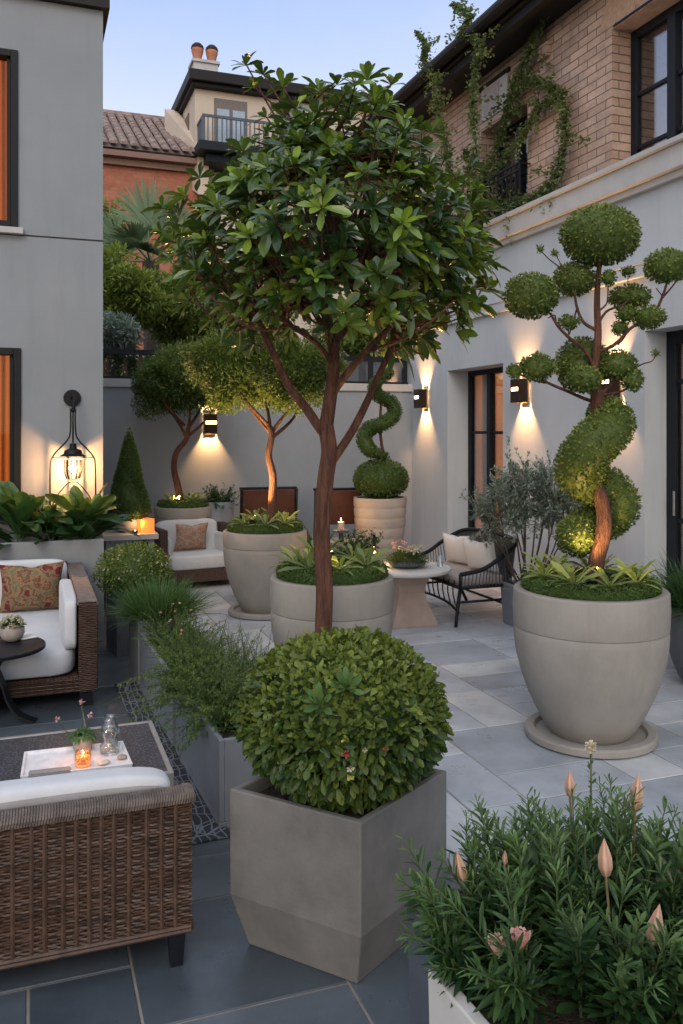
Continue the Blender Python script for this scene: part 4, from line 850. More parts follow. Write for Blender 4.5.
for i in range(190):
    rr = math.sqrt(r_.random()); th = r_.uniform(0, 2*PI); o = bcn+V3(*(np.array(cam2w(rr*math.cos(th)*.30, rr*math.sin(th)*.22))), -.04)
    lean = np.array(cam2w(math.cos(th)*rr, math.sin(th)*rr*.8)); h = .42*(1-.28*rr)*r_.uniform(.55, 1.12); ln = .20*rr*r_.uniform(.5, 1.1)
    m = 10; tt = np.linspace(0, 1, m); pts = o+V3(lean[0]*ln, lean[1]*ln, 0)*(tt**1.2)[:, None]*1.1+V3(0, 0, h)*(tt-.18*rr*tt**2)[:, None]+(r_.normal(0, .03, 3)*tt[:, None]**2)
    st_.tube(pts, list(np.linspace(.0028, .0012, m)), 5, cap=False)
    nf = 50; u = np.sort(r_.uniform(.15, 1, nf)); P = np.stack([np.interp(u, tt, pts[:, j]) for j in range(3)], 1); tg = nrm(np.gradient(pts, axis=0)); tg = np.stack([np.interp(u, tt, tg[:, j]) for j in range(3)], 1)
    ph = np.arange(nf)*2.399+r_.uniform(0, 6); a1_ = nrm(np.cross(tg, V3(.3, .2, 1))); a2_ = np.cross(tg, a1_); D = (a1_*np.cos(ph)[:, None]+a2_*np.sin(ph)[:, None])*.8+tg*(.45+.5*u[:, None])
    Ls = r_.uniform(.7, 1.2, nf)*.066*np.where(u < .5, 1.15, 1.15-.75*(u-.5)/.5)
    broad = i % 6 == 0
    l.leaves(P, D, Ls*(1.15 if broad else 1), Ls*(.28 if broad else .155), .06+.7*u**3+.10*r_.normal(size=nf)+r_.uniform(-.08, .1), kind='leaf', droop=.12)
l.obj('foliage', 'lf_bush', wb_, world=True); st_.obj('stems', plain('bush_stem', (.06, .09, .03), .7), wb_, world=True)
def bud(px, py, d, hpx, label=None, lean=0):
    p = at(px, py+hpx*.5, d); h = hpx*d/FPX; b = LB(); prof = [(.0, .002), (.08, .09), (.3, .16), (.55, .155), (.8, .08), (1., .004)]; ax = nrm(V3(0, 0, 1)+Rv*lean)
    a1_ = nrm(np.cross(ax, Fv)); a2_ = np.cross(ax, a1_)
    for k in range(5):
        an = 2*PI*k/5; vs = []; 
        for (tt, rr) in prof:
            for s_ in (-.72, 0, .72):
                q = an+s_; vs.append(p+ax*tt*h+(a1_*math.cos(q)+a2_*math.sin(q))*rr*h*(1.16 if s_ == 0 else .86))
        b.add(vs, [(i*3+j, i*3+j+1, i*3+4+j, i*3+3+j) for i in range(5) for j in range(2)]); b.t += [max(0, min(1, .15*k+(.9 if _ == 1 else .1)-abs(i-2.5)*.15)) for i in range(6) for _ in range(3)]
    o = b.obj('bud', 'pet_bud', wb_, world=True, smooth=True)
    s = MB(); q = p-V3(0, 0, .20)-Rv*lean*.15; s.tube(smoothpath([q, (p+q)/2+Rv*.004, p+ax*.002], 6), .0028, 6); s.obj('stalk', plain('bud_stalk', (.22, .16, .08), .6), wb_, world=True)
bud(465, 867, 1.92, 34, lean=-.25); bud(606, 858, 1.78, 40, lean=-.05); bud(651, 925, 1.70, 44, lean=.2); bud(570, 784, 2.0, 28); bud(635, 792, 1.95, 36, lean=.1); bud(505, 858, 1.9, 16); bud(676, 985, 1.7, 20)
for (x, y, dd_) in ((495, 944, 1.72), (517, 938, 1.72), (684, 870, 1.9)):
    p = at(x, y+9, dd_); n = 14; th = np.linspace(0, 4*PI, n); e = np.linspace(.95, 1.35, n); D = np.stack([np.cos(th)*np.cos(e), np.sin(th)*np.cos(e), np.sin(e)], 1)
    l = LB(); l.leaves(np.tile(p+V3(0, 0, .012)-Fv*.03, (n, 1)), D, .042, .019, rng.random(n), kind='leaf', up=-np.stack([np.cos(th), np.sin(th), 0*th], 1)*.5+V3(0, 0, .2)); l.obj('flower', 'pet_pink', wb_, world=True)
    s = MB(); s.tube([p-V3(0, 0, .12), p], .0025, 6); s.obj('stalk', 'lf_bush', wb_, world=True, tint=.5)
p = at(591, 747, 2.0); blossom(p-V3(0, 0, .0), .016, 'pet_white', wb_, 60, V3(0, 0, .1)); s = MB(); s.tube([p-V3(0, 0, .22), p], .0025, 6); s.obj('stalk', plain('pale_stalk', (.12, .14, .06), .6), wb_, world=True)
p0 = p-V3(0, 0, .2); l = LB(); u = rng.uniform(0, 1, 40); th = rng.uniform(0, 2*PI, 40); l.leaves(p0+V3(0, 0, .19)*u[:, None], np.stack([np.cos(th), np.sin(th), .8+0*th], 1), .022*(1.2-u*.6), .006, .3+.3*u, kind='leaf'); l.obj('stalk_leaves', 'lf_bush', wb_, world=True)
# ================================================================== RAISED PLANTER and leafy plants by left wall
PY = onZ(105, 641)[1]; PX1 = onY(104, 600, PY)[0]; ph_ = onY(104, 539, PY)[2]
t = thing('raised_planter', 'long grey rendered planter wall behind the white cushioned sofa', 'planter', (PX1-1.5, PY, 0))
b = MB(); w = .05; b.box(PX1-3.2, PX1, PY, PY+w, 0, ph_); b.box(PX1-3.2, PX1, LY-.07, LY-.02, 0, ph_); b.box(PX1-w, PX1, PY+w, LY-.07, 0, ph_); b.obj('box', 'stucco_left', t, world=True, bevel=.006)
b = MB(); b.box(PX1-3.2, PX1-w, PY+w, LY-.07, .0, ph_-.05); b.obj('soil', 'soil', t, world=True)
def bigleaf(px, py, d, n, L, label, lo=.15, hi=.8, W=.27):
    c = onY(px, py, 7.12); c[2] = ph_-.05
    t = thing('leafy_plant', label, 'plant', c, group='dark leafy plants in the raised planter'); l = LB(); ph = np.arange(n)*2.399+rng.uniform(0, .5, n); e = np.linspace(.18, .92, n)*PI/2
    D = np.stack([np.cos(ph)*np.cos(e), np.sin(ph)*np.cos(e), np.sin(e)], 1); LL = L*rng.uniform(.8, 1.15, n); P = D*V3(1, 1, 0)*.05+V3(0, 0, 1)*rng.uniform(0, .2, (n, 1))
    l.leaves(P, D, LL, LL*W, np.linspace(lo, hi, n)+rng.normal(0, .1, n), kind='leaf', droop=.42*rng.uniform(.4, 1.2, n)); l.obj('leaves', 'lf_dark', t)
bigleaf(18, 520, 7.05, 60, .42, 'broad dark leaved plant at the left end of the raised planter')
bigleaf(50, 530, 7.15, 34, .34, 'smaller dark leaved plant between two larger ones in the raised planter')
bigleaf(84, 520, 7.05, 60, .42, 'broad dark leaved plant spilling under the wall lantern')
bigleaf(-40, 520, 7.0, 26, .36, 'dark leaved plant just beyond the left picture edge')
# ================================================================== WALL LANTERN
lp = onY(72, 398, LY); t = thing('wall_lantern', 'black wire cage lantern glowing on the left grey wall', 'lantern', (lp[0], LY, lp[2]))
s_ = LY/ray(72, 430)[1]/FPX   # metres per pixel at the wall
off = -.17
def Lz(y): return (398-y)*s_
b = MB(); b.tube([(0, 0, 0), (0, -.03, 0)], .068, 24); b.obj('mount', 'black', t, bevel=.004)
b = MB(); b.tube(smoothpath([(0, -.03, .0), (.01, -.12, .01), (.01, off, -.03), (0, off, -.12)], 14), .014, 10); b.obj('bracket', 'black', t, smooth=True)
b = MB()
for sg in (-1, 1):
    b.tube(smoothpath([(sg*.018, off, -.09), (sg*.02, off, Lz(432)), (sg*.05, off, Lz(441)), (sg*.15, off, Lz(455)), (sg*.172, off, Lz(468)), (sg*.174, off, Lz(510))], 22), .0065, 8)
    b.tube(smoothpath([(sg*.17, off, Lz(508)), (sg*.12, off, Lz(494)), (sg*.04, off, Lz(482)), (0, off, Lz(481))], 12), .005, 6)
b.tube([(-.18, off, Lz(511)), (.18, off, Lz(511))], .0075, 8); b.tube([(-.165, off, Lz(457)), (.165, off, Lz(457))], .004, 6)
b.tube([(0, off, -.10), (0, off, Lz(446))], .007, 8); b.obj('cage', 'black', t, smooth=True)
b = MB(); b.lathe([(.01, .075), (.025, .07), (.03, .03), (.065, .02), (.075, -.01), (.105, -.025), (.105, -.032), (.02, -.03)], (0, off, Lz(452)), 28, cap0=False, cap1=False); b.obj('lamp_cap', 'black', t, smooth=False)
b = MB(); z0_ = Lz(459); b.lathe([(.062, 0), (.066, -.06), (.064, -.11), (.05, -.15), (.02, -.17)], (0, off, z0_), 28, cap0=False); b.obj('lamp_glass', 'clear', t, smooth=True)
b = MB()
for k in range(11):
    an = 2*PI*k/11; b.tube([(.068*math.cos(an), off+.068*math.sin(an), z0_), (.071*math.cos(an), off+.071*math.sin(an), z0_-.09), (.052*math.cos(an), off+.052*math.sin(an), z0_-.152)], .0042, 6)
b.obj('streak_rods', 'black', t)  # rods added around the lamp glass to throw radial streaks on the wall
b = MB(); b.ell((0, off, z0_-.075), (.032, .032, .06)); bb_ = b.obj('bulb', 'clear', t, smooth=True); b = MB(); b.tube([(-.006, off-.0, z0_-.03), (-.008, off, z0_-.10), (.008, off, z0_-.10), (.006, off, z0_-.03)], .0045, 6); b.obj('filament', 'bulb', bb_)
def point(loc, e, r=.02, col=(1., .55, .22)):
    l = bpy.data.lights.new('lamp_light', 'POINT'); l.energy = e; l.color = col; l.shadow_soft_size = r; o = bpy.data.objects.new('lamp_light', l); C.objects.link(o); o.location = tuple(map(float, loc)); return o
def spot(loc, tgt, e, ang, blend=.6, r=.02, col=(1., .58, .26)):
    l = bpy.data.lights.new('lamp_light', 'SPOT'); l.energy = e; l.color = (1., .50, .19) if e > 30 and e < 50 else col; l.spot_size = math.radians(ang); l.spot_blend = blend; l.shadow_soft_size = r
    o = bpy.data.objects.new('lamp_light', l); C.objects.link(o); o.location = tuple(map(float, loc)); o.rotation_euler = Vector(np.asarray(tgt)-np.asarray(loc)).to_track_quat('-Z', 'Y').to_euler(); return o
LAMPS = []
t.children[-1]; 
point((lp[0], LY+off+.018, lp[2]+z0_-.07), 17, .007, (1., .44, .16))
# ================================================================== SCONCES
def sconce(loc, n, label, z=2.05, vis=True):
    """box sconce on a wall; n = outward normal"""
    rz_ = math.atan2(n[1], n[0]); t = thing('wall_sconce', label, 'wall light', loc, rz_, group='up and down wall sconces')
    b = MB(); b.box(0, .025, -.055, .055, -.125, .125); b.obj('back_plate', plain('brass', (.55, .35, .15), .35, .9), t, bevel=.003)
    b = MB(); b.box(.0255, .14, -.075, -.068, -.12, .12); b.box(.0255, .14, .068, .075, -.12, .12); b.box(.133, .14, -.0675, .0675, -.12, .0); b.box(.133, .14, -.0675, .0675, .035, .12); b.obj('shade', plain('bronze', (.035, .02, .014), .45, .5), t, bevel=.002)
    b = MB(); b.box(.128, .132, -.066, .066, -.004, .038); b.obj('slot', 'led', t)
    b = MB(); b.box(.03, .12, -.06, .06, -.012, .012); b.obj('lamp', 'led', t)
    nn = np.array([n[0], n[1], 0.]); p = np.asarray(loc, float)+nn*.075
    spot(p+V3(0, 0, .02), p+V3(0, 0, 1)-nn*.36, SE*1.3, 84, .95, .012); spot(p-V3(0, 0, .02), p-V3(0, 0, 1)-nn*.30, SE*1.3, 88, .95, .012)
SE = 30
for (px, lab) in ((426, 'bronze up and down sconce between the back corner and the glazed door'), (526, 'bronze up and down sconce right of the glazed door'), (617, 'bronze up and down sconce hidden behind the cloud pruned tree')):
    p = onX(px, 400, XW); sconce((XW, p[1], 2.05), (-1, 0), lab)
p = onY(209, 424, BY); sconce((p[0], BY, p[2]), (0, -1), 'bronze up and down sconce on the back wall beside the crooked tree')
# ================================================================== WICKER helper
def weave(b, o, u, v, w, h, n, pitch=.0085, stake=.024, amp=.0035, r=.0036, seed=0):
    o, u, v, n = [np.asarray(q, float) for q in (o, u, v, n)]; rows = int(h/pitch); m = int(w/stake)*2; rr = np.random.default_rng(seed)
    for j in range(rows):
        ph = (j % 2)*PI; jit = rr.normal(0, .0006); pts = [o+u*w*i/m+v*(pitch*(j+.5)+jit+rr.normal(0, .0004))+n*(.003+amp*math.sin(PI*i/1.0*.5+ph+.785)) for i in range(m+1)]
        b.tube(pts, r*rr.uniform(.85, 1.15), 4, cap=False)
# ================================================================== FRONT SOFA
sx1 = onZ(190, 962)[0]-.0; fy = 2.64; sx1 = .475; sx0 = -1.15
sofa = thing('wicker_loveseat', 'brown wicker seat seen from behind with white and grey cushion at front left', 'sofa', ((sx0+sx1)/2, fy, 0))
b = MB(); b.box(sx0+.006, sx1-.006, fy+.008, fy+.06, .105, .525); b.box(sx0+.006, sx1-.03, fy+.061, fy+.36, .105, .28); b.obj('back_core', 'wickerback', sofa, world=True)
b = MB(); weave(b, (sx0, fy+.006, .125), (1, 0, 0), (0, 0, 1), sx1-sx0, .385, (0, -1, 0), seed=1); weave(b, (sx1-.006, fy+.06, .125), (0, -1, 0), (0, 0, 1), .05, .385, (1, 0, 0), seed=2)
rr = np.random.default_rng(4)
x = sx0+.02
while x < sx1-.01:
    b.tube([(x+rr.normal(0, .001), fy+.0025, .12), (x+rr.normal(0, .001), fy+.002, .3), (x, fy+.0025, .51)], .0075, 6, cap=False); x += rr.choice([.036, .044, .052])
for z in (.112, .124): b.tube([(sx0, fy+.0, z), (sx1-.004, fy+.0, z), (sx1, fy+.01, z), (sx1, fy+.36, z)], .0075, 6)
b.obj('wicker_back', 'strand', sofa, world=True)
b = MB()  # wrapped rim: tight diagonal wraps along the top edge
x = sx0
while x < sx1: 
    w_ = .0085; pts = [(x, fy-.007, .508), (x+.003, fy-.009, .522), (x+.005, fy-.002, .535), (x+.006, fy+.03, .539), (x+.005, fy+.064, .533), (x+.003, fy+.07, .515)]
    b.tube(pts, .0042, 5, cap=False); x += w_*.95
y = fy
while y < fy+.36:
    pts = [(sx1+.007, y, .508), (sx1+.008, y, .522), (sx1+.001, y, .535), (sx1-.02, y, .538), (sx1-.028, y, .52)]; 
    if y > fy+.07: break
    b.tube(pts, .0042, 5, cap=False); y += .008
b.obj('wrapped_rim', 'strandtop', sofa, world=True)
for (x, y) in ((sx1-.045, fy+.03), (sx0+.045, fy+.03), (sx1-.045, fy+.32), (sx0+.045, fy+.32)):
    b = MB(); b.add([(x+sx*.026, y+sy*.026, .104) for sx, sy in ((-1, -1), (1, -1), (1, 1), (-1, 1))]+[(x+sx*.018, y+sy*.018, 0) for sx, sy in ((-1, -1), (1, -1), (1, 1), (-1, 1))], [(0, 1, 2, 3), (7, 6, 5, 4), (0, 4, 5, 1), (1, 5, 6, 2), (2, 6, 7, 3), (3, 7, 4, 0)]); b.obj('leg', 'wood_black', sofa, world=True)
b = MB(); w_ = sx1-.05-sx0; b.superq(((sx0+sx1-.04)/2, fy+.135, .46), (w_, .12, .235), .3, 44, 16, rx=.0, bulge=.06); b.obj('back_cushion', 'white_fab', sofa, world=True, smooth=True)
b = MB(); b.superq(((sx0+sx1-.04)/2, fy+.093, .468), (w_-.01, .05, .17), .35, 44, 12); b.obj('cushion_back_panel', 'grey_fab', sofa, world=True, smooth=True)
b = MB(); b.superq(((sx0+sx1-.04)/2, fy+.24, .33), (w_, .24, .10), .3, 36, 12); b.obj('seat_cushion', 'white_fab', sofa, world=True, smooth=True)
# ================================================================== COFFEE TABLE + tray
tz = .45; tcorner = onZ(152, 721, tz); tx1 = tcorner[0]; ty1 = tcorner[1]; ty0 = 3.02; tx0 = -1.1
ctb = thing('coffee_table', 'low dark woven coffee table with pale metal edge between the two sofas', 'coffee table', ((tx0+tx1)/2, (ty0+ty1)/2, 0))
m, nt, bs_ = newmat('woven_top'); v = objco(nt, (1, 1, 1)); vo = N(nt, 'ShaderNodeTexVoronoi'); vo.inputs['Scale'].default_value = 95; nt.links.new(v, vo.inputs['Vector'])
nt.links.new(ramp(nt, vo.outputs['Distance'], [(.1, (.12, .14, .17)), (.5, (.018, .022, .03))]), bs_.inputs['Base Color']); bs_.inputs['Roughness'].default_value = .5; bump(nt, bs_, vo.outputs['Distance'], -.8, .006)
b = MB(); b.box(tx0+.02, tx1-.02, ty0+.02, ty1-.02, tz-.05, tz); b.obj('woven_top', m, ctb, world=True)
b = MB(); e = .019
b.box(tx0, tx1, ty0, ty0+e, tz-.055, tz+.004); b.box(tx0, tx1, ty1-e, ty1, tz-.055, tz+.004); b.box(tx0, tx0+e, ty0+e, ty1-e, tz-.055, tz+.004); b.box(tx1-e, tx1, ty0+e, ty1-e, tz-.055, tz+.004)
b.obj('edge', plain('pale_edge', (.33, .32, .30), .45, .4), ctb, world=True, bevel=.003)
b = MB(); b.box(tx0+.06, tx1-.06, ty0+.06, ty1-.06, .10, tz-.055); b.obj('woven_base', 'wicker', ctb, world=True)
for x in (tx0+.09, tx1-.09):
    for y in (ty0+.09, ty1-.09): b = MB(); b.box(x-.02, x+.02, y-.02, y+.02, 0, .1); b.obj('leg', 'wood_black', ctb, world=True)
tq = [onZ(*p_, tz+.02)[:2] for p_ in ((20, 777), (133, 764), (123, 741), (24, 752))]
tcn = sum(tq)/4; tr = thing('serving_tray', 'white rectangular tray on the woven coffee table', 'tray', (tcn[0], tcn[1], tz+.001))
b = MB(); ins = lambda k: [tcn+(q-tcn)*k for q in tq]; rings = [ringz(ins(.98), tz+.002), ringz(ins(1), tz+.022), ringz(ins(.95), tz+.022), ringz(ins(.94), tz+.012)]; vs = [p for r in rings for p in r]
b.add(vs, [(i*4+k, i*4+(k+1) % 4, i*4+4+(k+1) % 4, i*4+4+k) for i in range(3) for k in range(4)]+[(3, 2, 1, 0), (12, 13, 14, 15)]); b.obj('tray_body', 'whiteceramic', tr, world=True, bevel=.002)
zt_ = tz+.013
def ont(px, py): p = onZ(px, py, zt_); p[2] = zt_; return p
p = ont(83, 766); t = thing('candle_jar', 'amber glass candle burning on the white tray', 'candle', p)
b = MB(); b.lathe([(.020, 0), (.027, .004), (.028, .03), (.027, .055), (.0262, .055), (.026, .012), (.002, .01)], seg=28, cap1=False); b.obj('jar', glass('amber_glass', (1., .74, .42), .08), t, smooth=True)
b = MB(); b.lathe([(.024, .005), (.0255, .016), (.0255, .034), (.001, .033)], seg=24, cap1=False); b.obj('wax', emit('lit_wax', (1., .50, .22), .35), t)
b = MB(); b.lathe([(.001, .036), (.004, .041), (.0032, .048), (.0005, .056)], seg=10); b.obj('flame', 'flame', t, smooth=True)
point(p+V3(0, 0, .062), .15, .006)
p = ont(83, 752)+V3(0, .02, 0); t = thing('potted_herb', 'small green trailing plant in a taupe cup on the tray', 'potted plant', p)
b = MB(); b.lathe([(.026, 0), (.034, .01), (.038, .06), (.034, .06), (.032, .05), (.002, .05)], seg=28, cap1=False); b.obj('cup', 'ceramic', t, smooth=True)
l = LB(); n = 420; dd = sphere_dirs(n); dd[:, 2] = np.abs(dd[:, 2]); P = V3(0, 0, .055)+dd*V3(.04, .04, .02)*rng.uniform(.2, 1, (n, 1)); l.leaves(P, dd+V3(0, 0, .1), .030*rng.uniform(.6, 1.2, n), .005, .3+.3*rng.random(n), kind='blade', droop=.9); l.obj('leaves', 'lf_grass', t)
for (x, y) in ((82, 702), (90, 715), (57, 719)):
    q = at(x, y, 3.5)-p; s = MB(); s.tube(smoothpath([(0, 0, .05), (q[0]*.4, q[1]*.4, q[2]*.6), q], 8), .0019, 5); s.obj('flower_stem', 'lf_hedge', t, tint=.3)
    l = LB(); dd = sphere_dirs(16); l.leaves(np.tile(q, (16, 1)), dd, .014, .009, rng.random(16), kind='leaf'); l.obj('flower', 'pet_pink', t)
p = ont(110, 754); t = thing('glass_carafe', 'clear glass carafe with shells in its base on the tray', 'carafe', p+V3(0, .01, 0))
b = MB(); b.lathe([(.03, 0), (.035, .006), (.036, .03), (.027, .042), (.024, .05), (.033, .07), (.035, .085), (.028, .108), (.022, .118), (.024, .135), (.0225, .135), (.0205, .118), (.033, .085), (.022, .05), (.034, .028), (.002, .008)], seg=32, cap1=False); b.obj('glass_body', 'clear', t, smooth=True)
b = MB()
for k in range(40): a_ = rng.uniform(0, 2*PI); r = .026*math.sqrt(rng.random()); b.ell((r*math.cos(a_), r*math.sin(a_), .012+.022*rng.random()), (.006, .004, .004), 8, 5)
b.obj('shells', mottled('shells', (.4, .28, .18), (.7, .6, .48), 60), t)
p = ont(104, 764); t = thing('shell', 'flat pale shell lying on the tray beside the carafe', 'shell', p); b = MB(); b.superq((0, 0, .006), (.045, .035, .012), .9, 20, 10, rz=.5); b.obj('shell_body', mottled('shell_skin', (.45, .38, .32), (.7, .64, .56), 90), t, smooth=True)
p = ont(122, 759); t = thing('shell', 'rounded brown shell at the right end of the tray', 'shell', p); b = MB(); b.superq((0, 0, .008), (.035, .03, .016), .9, 20, 10); b.obj('shell_body', mottled('shell_skin_brown', (.25, .18, .13), (.5, .4, .32), 90), t, smooth=True)
p = ont(50, 776); t = thing('folded_napkin', 'folded pale napkin along the front edge of the tray', 'napkin', p+V3(0, .02, 0), -.05); b = MB(); b.box(-.07, .07, -.02, .02, .001, .008); b.box(-.068, .066, -.018, .019, .0082, .013); b.obj('cloth', 'grey_fab', t, bevel=.003)
# rug
m, nt, bs_ = newmat('rug_pattern'); v = objco(nt); vo = N(nt, 'ShaderNodeTexVoronoi', feature='DISTANCE_TO_EDGE'); vo.inputs['Scale'].default_value = 11; nt.links.new(v, vo.inputs['Vector'])
wv = N(nt, 'ShaderNodeTexWave'); wv.inputs['Scale'].default_value = 9; wv.inputs['Distortion'].default_value = 3; nt.links.new(v, wv.inputs['Vector'])
fac = mathn(nt, 'MAXIMUM', mathn(nt, 'LESS_THAN', vo.outputs['Distance'], .035), mathn(nt, 'GREATER_THAN', wv.outputs['Fac'], .93))
nt.links.new(mixc(nt, fac, (.022, .027, .038), (.15, .165, .185)), bs_.inputs['Base Color']); bs_.inputs['Roughness'].default_value = .95; bump(nt, bs_, noise(nt, v, 300, 2), .6, .004)
a_ = onZ(232, 838)[:2]; b_ = a_-row*2.3; wv_ = -perp*.17
b = MB(); b.prism([tuple(a_), tuple(b_), tuple(b_+wv_*1.), tuple(a_+wv_)][::-1], .004, .011); o = b.obj('rug', m); tag(o, 'dark blue patterned rug strip beside the grey troughs', 'rug')
# ================================================================== LEFT SOFA
p = onZ(97, 706); lx1 = p[0]; ly0 = p[1]; ly1 = PY-.05; lx0 = -1.35
ls = thing('wicker_sofa', 'brown wicker sofa with white cushions in front of the raised planter', 'sofa', ((lx0+lx1)/2, (ly0+ly1)/2, 0))
ah = .63; aw = .105
b = MB()
for xa in (lx1-aw, lx0): b.box(xa+.004, xa+aw-.004, ly0+.006, ly1, .09, ah-.01)
b.box(lx0+aw+.002, lx1-aw-.002, ly0+.02, ly1-.12, .09, .185); b.box(lx0+aw+.002, lx1-aw-.002, ly1-.11, ly1, .09, ah+.02); b.obj('wicker_frame', 'wicker', ls, world=True)
b = MB(); weave(b, (lx1-aw, ly0, .10), (1, 0, 0), (0, 0, 1), aw, .52, (0, -1, 0), .011, .026, .003, .0045, 5); weave(b, (lx0+aw, ly0+.016, .095), (1, 0, 0), (0, 0, 1), lx1-lx0-2*aw, .085, (0, -1, 0), .011, .026, .003, .0045, 6)
weave(b, (lx1-.002, ly1, .10), (0, -1, 0), (0, 0, 1), ly1-ly0, .52, (1, 0, 0), .011, .03, .003, .0045, 7); b.obj('woven_panel', 'strand', ls, world=True)
b = MB(); y = ly0
while y < ly1: b.tube([(lx1+.004, y, ah-.02), (lx1, y, ah-.002), (lx1-aw, y, ah-.002), (lx1-aw-.003, y, ah-.02)], .006, 5, cap=False); y += .0115
b.obj('arm_rim', 'strandtop', ls, world=True)
for x in (lx1-.06, lx0+.06):
    for y in (ly0+.06, ly1-.06): b = MB(); b.box(x-.035, x+.035, y-.03, y+.03, 0, .089); b.obj('leg', 'wood_black', ls, world=True)
mid = (lx0+lx1)/2; sd = ly1-.11-(ly0-.005)
for i, xa in enumerate((lx0+aw, mid)):
    w_ = (lx1-lx0-2*aw)/2
    b = MB(); b.superq((xa+w_/2, ly0-.005+sd/2, .265), (w_-.006, sd, .165), .28, 36, 16, bulge=.06, seed=i); b.obj('seat_cushion', 'white_fab', ls, world=True, smooth=True)
    b = MB(); b.superq((xa+w_/2, ly1-.20, .52), (w_-.01, .17, .36), .3, 36, 16, rx=-.10, seed=i); b.obj('back_cushion', 'white_fab', ls, world=True, smooth=True)
b = MB(); b.superq((lx1-aw-.045, ly0+.45, .485), (.085, .86, .32), .3, 30, 16); b.obj('side_cushion', 'white_fab', ls, world=True, smooth=True)
def pillow(loc, w, h, th, rz_, tilt, mat, label, group=None, cat='pillow'):
    t = thing('throw_pillow', label, cat, loc, rz_, group=group); n = 22; b = MB(); vs = []
    for sgn in (1, -1):
        for i in range(n+1):
            for j in range(n+1):
                u = 2*i/n-1; v_ = 2*j/n-1; k = (max(0, (1-u*u)*(1-v_*v_)))**.42; pin = 1-.10*(1-abs(u)**2)*(abs(v_)**3)-.0; pin2 = 1-.10*(1-abs(v_)**2)*(abs(u)**3)
                dent = -.06*h*math.exp(-(u*u)/.05)*max(0, v_)**3
                x = u*w/2*pin2; z = v_*h/2*pin+dent; y = sgn*th/2*k
                vs.append((x, y*math.cos(tilt)-z*math.sin(tilt), z*math.cos(tilt)+y*math.sin(tilt)+h/2))
    N1 = (n+1)**2
    for s__ in (0, 1):
        for i in range(n):
            for j in range(n):
                q = [s__*N1+i*(n+1)+j, s__*N1+(i+1)*(n+1)+j, s__*N1+(i+1)*(n+1)+j+1, s__*N1+i*(n+1)+j+1]; b.f.append(tuple(q if s__ else q[::-1]))
    b.v = vs; b.obj('cover', mat, t, smooth=True)
    e = MB(); ring = [vs[i*(n+1)] for i in range(n+1)]+[vs[n*(n+1)+j] for j in range(1, n+1)]+[vs[i*(n+1)+n] for i in range(n-1, -1, -1)]+[vs[j] for j in range(n-1, 0, -1)]+[vs[0]]; e.tube(ring, .0045, 5); e.obj('piping', mat, t, smooth=True); return t
def floral(name, c1, c2, c3, sc):
    m, nt, b = newmat(name); v = objco(nt); vo = N(nt, 'ShaderNodeTexVoronoi'); vo.inputs['Scale'].default_value = sc; nt.links.new(v, vo.inputs['Vector'])
    n1 = noise(nt, v, sc*2.2, 5, .7); f = mathn(nt, 'ADD', vo.outputs['Distance'], mathn(nt, 'MULTIPLY', mathn(nt, 'SUBTRACT', n1, .5), 1.3))
    col = ramp(nt, f, [(.20, c1), (.30, c2), (.42, c3), (.50, c1), (.58, c2), (.75, c3)]); nt.links.new(col, b.inputs['Base Color']); b.inputs['Roughness'].default_value = .95; bump(nt, b, noise(nt, v, 250, 2), .4, .003); return m
fl1 = floral('floral_rust', (.13, .02, .02), (.30, .17, .09), (.13, .13, .07), 10); fl2 = floral('floral_rose', (.26, .11, .08), (.33, .20, .15), (.36, .29, .22), 20)
p = at(32, 600, 5.78); pillow((p[0], ly1-.36, .345), .43, .36, .15, .05, .22, fl1, 'rust and olive floral pillow on the white left sofa')
p = at(-5, 590, 5.9); pillow((lx0+.75, ly1-.34, .345), .40, .34, .13, -.2, .22, fabric('brown_linen', (.16, .07, .045)), 'plain brown pillow cut off at the left sofa edge')
# side table
sd_ = 4.85; q = at(-6, 430, sd_); zt2 = CH-(646-430)*sd_/FPX
t = thing('side_table', 'round black side table with flared legs in front of the left sofa', 'side table', (q[0], q[1], 0))
b = MB(); R_ = 49*sd_/FPX; b.lathe([(R_*.9, zt2-.03), (R_, zt2-.022), (R_, zt2-.004), (R_-.006, zt2)], seg=56); b.obj('table_top', 'wood_black', t, smooth=False, bevel=.002)
b = MB(); b.lathe([(.05, .13), (.035, .2), (.03, .3), (.07, zt2-.031)], seg=24); b.obj('column', 'wood_black', t, smooth=True)
for k in range(3):
    a_ = -A+2*PI*k/3+.0; ca, sa = math.cos(a_), math.sin(a_); b = MB(); prof = smoothpath([(.02, 0, .30), (.055, 0, .22), (.09, 0, .12), (.15, 0, .045), (.235, 0, .012)], 14); n_ = len(prof)
    vs = []; 
    for i, pp in enumerate(prof):
        hw = .028+.006*i/n_; th_ = .035*(1-.6*i/n_)
        for sgn, dz in ((-1, 0), (1, 0), (1, -th_), (-1, -th_)): vs.append((pp[0]*ca-sgn*hw*sa, pp[0]*sa+sgn*hw*ca, max(0.001, pp[2]+dz)))
    b.add(vs, [(i*4+k_, i*4+(k_+1) % 4, i*4+4+(k_+1) % 4, i*4+4+k_) for i in range(n_-1) for k_ in range(4)]+[(0, 3, 2, 1), (4*n_-4, 4*n_-3, 4*n_-2, 4*n_-1)]); b.obj('leg', 'wood_black', t)
q2 = onZ(12, 641, zt2); t = thing('flower_bowl', 'small taupe bowl of cream flowers on the black side table', 'flower pot', q2+V3(0, 0, .001))
b = MB(); b.lathe([(.03, 0), (.055, .015), (.07, .045), (.068, .075), (.06, .095), (.055, .095), (.06, .07), (.002, .06)], seg=36, cap1=False); b.obj('bowl', 'ceramic', t, smooth=True)
l = LB()
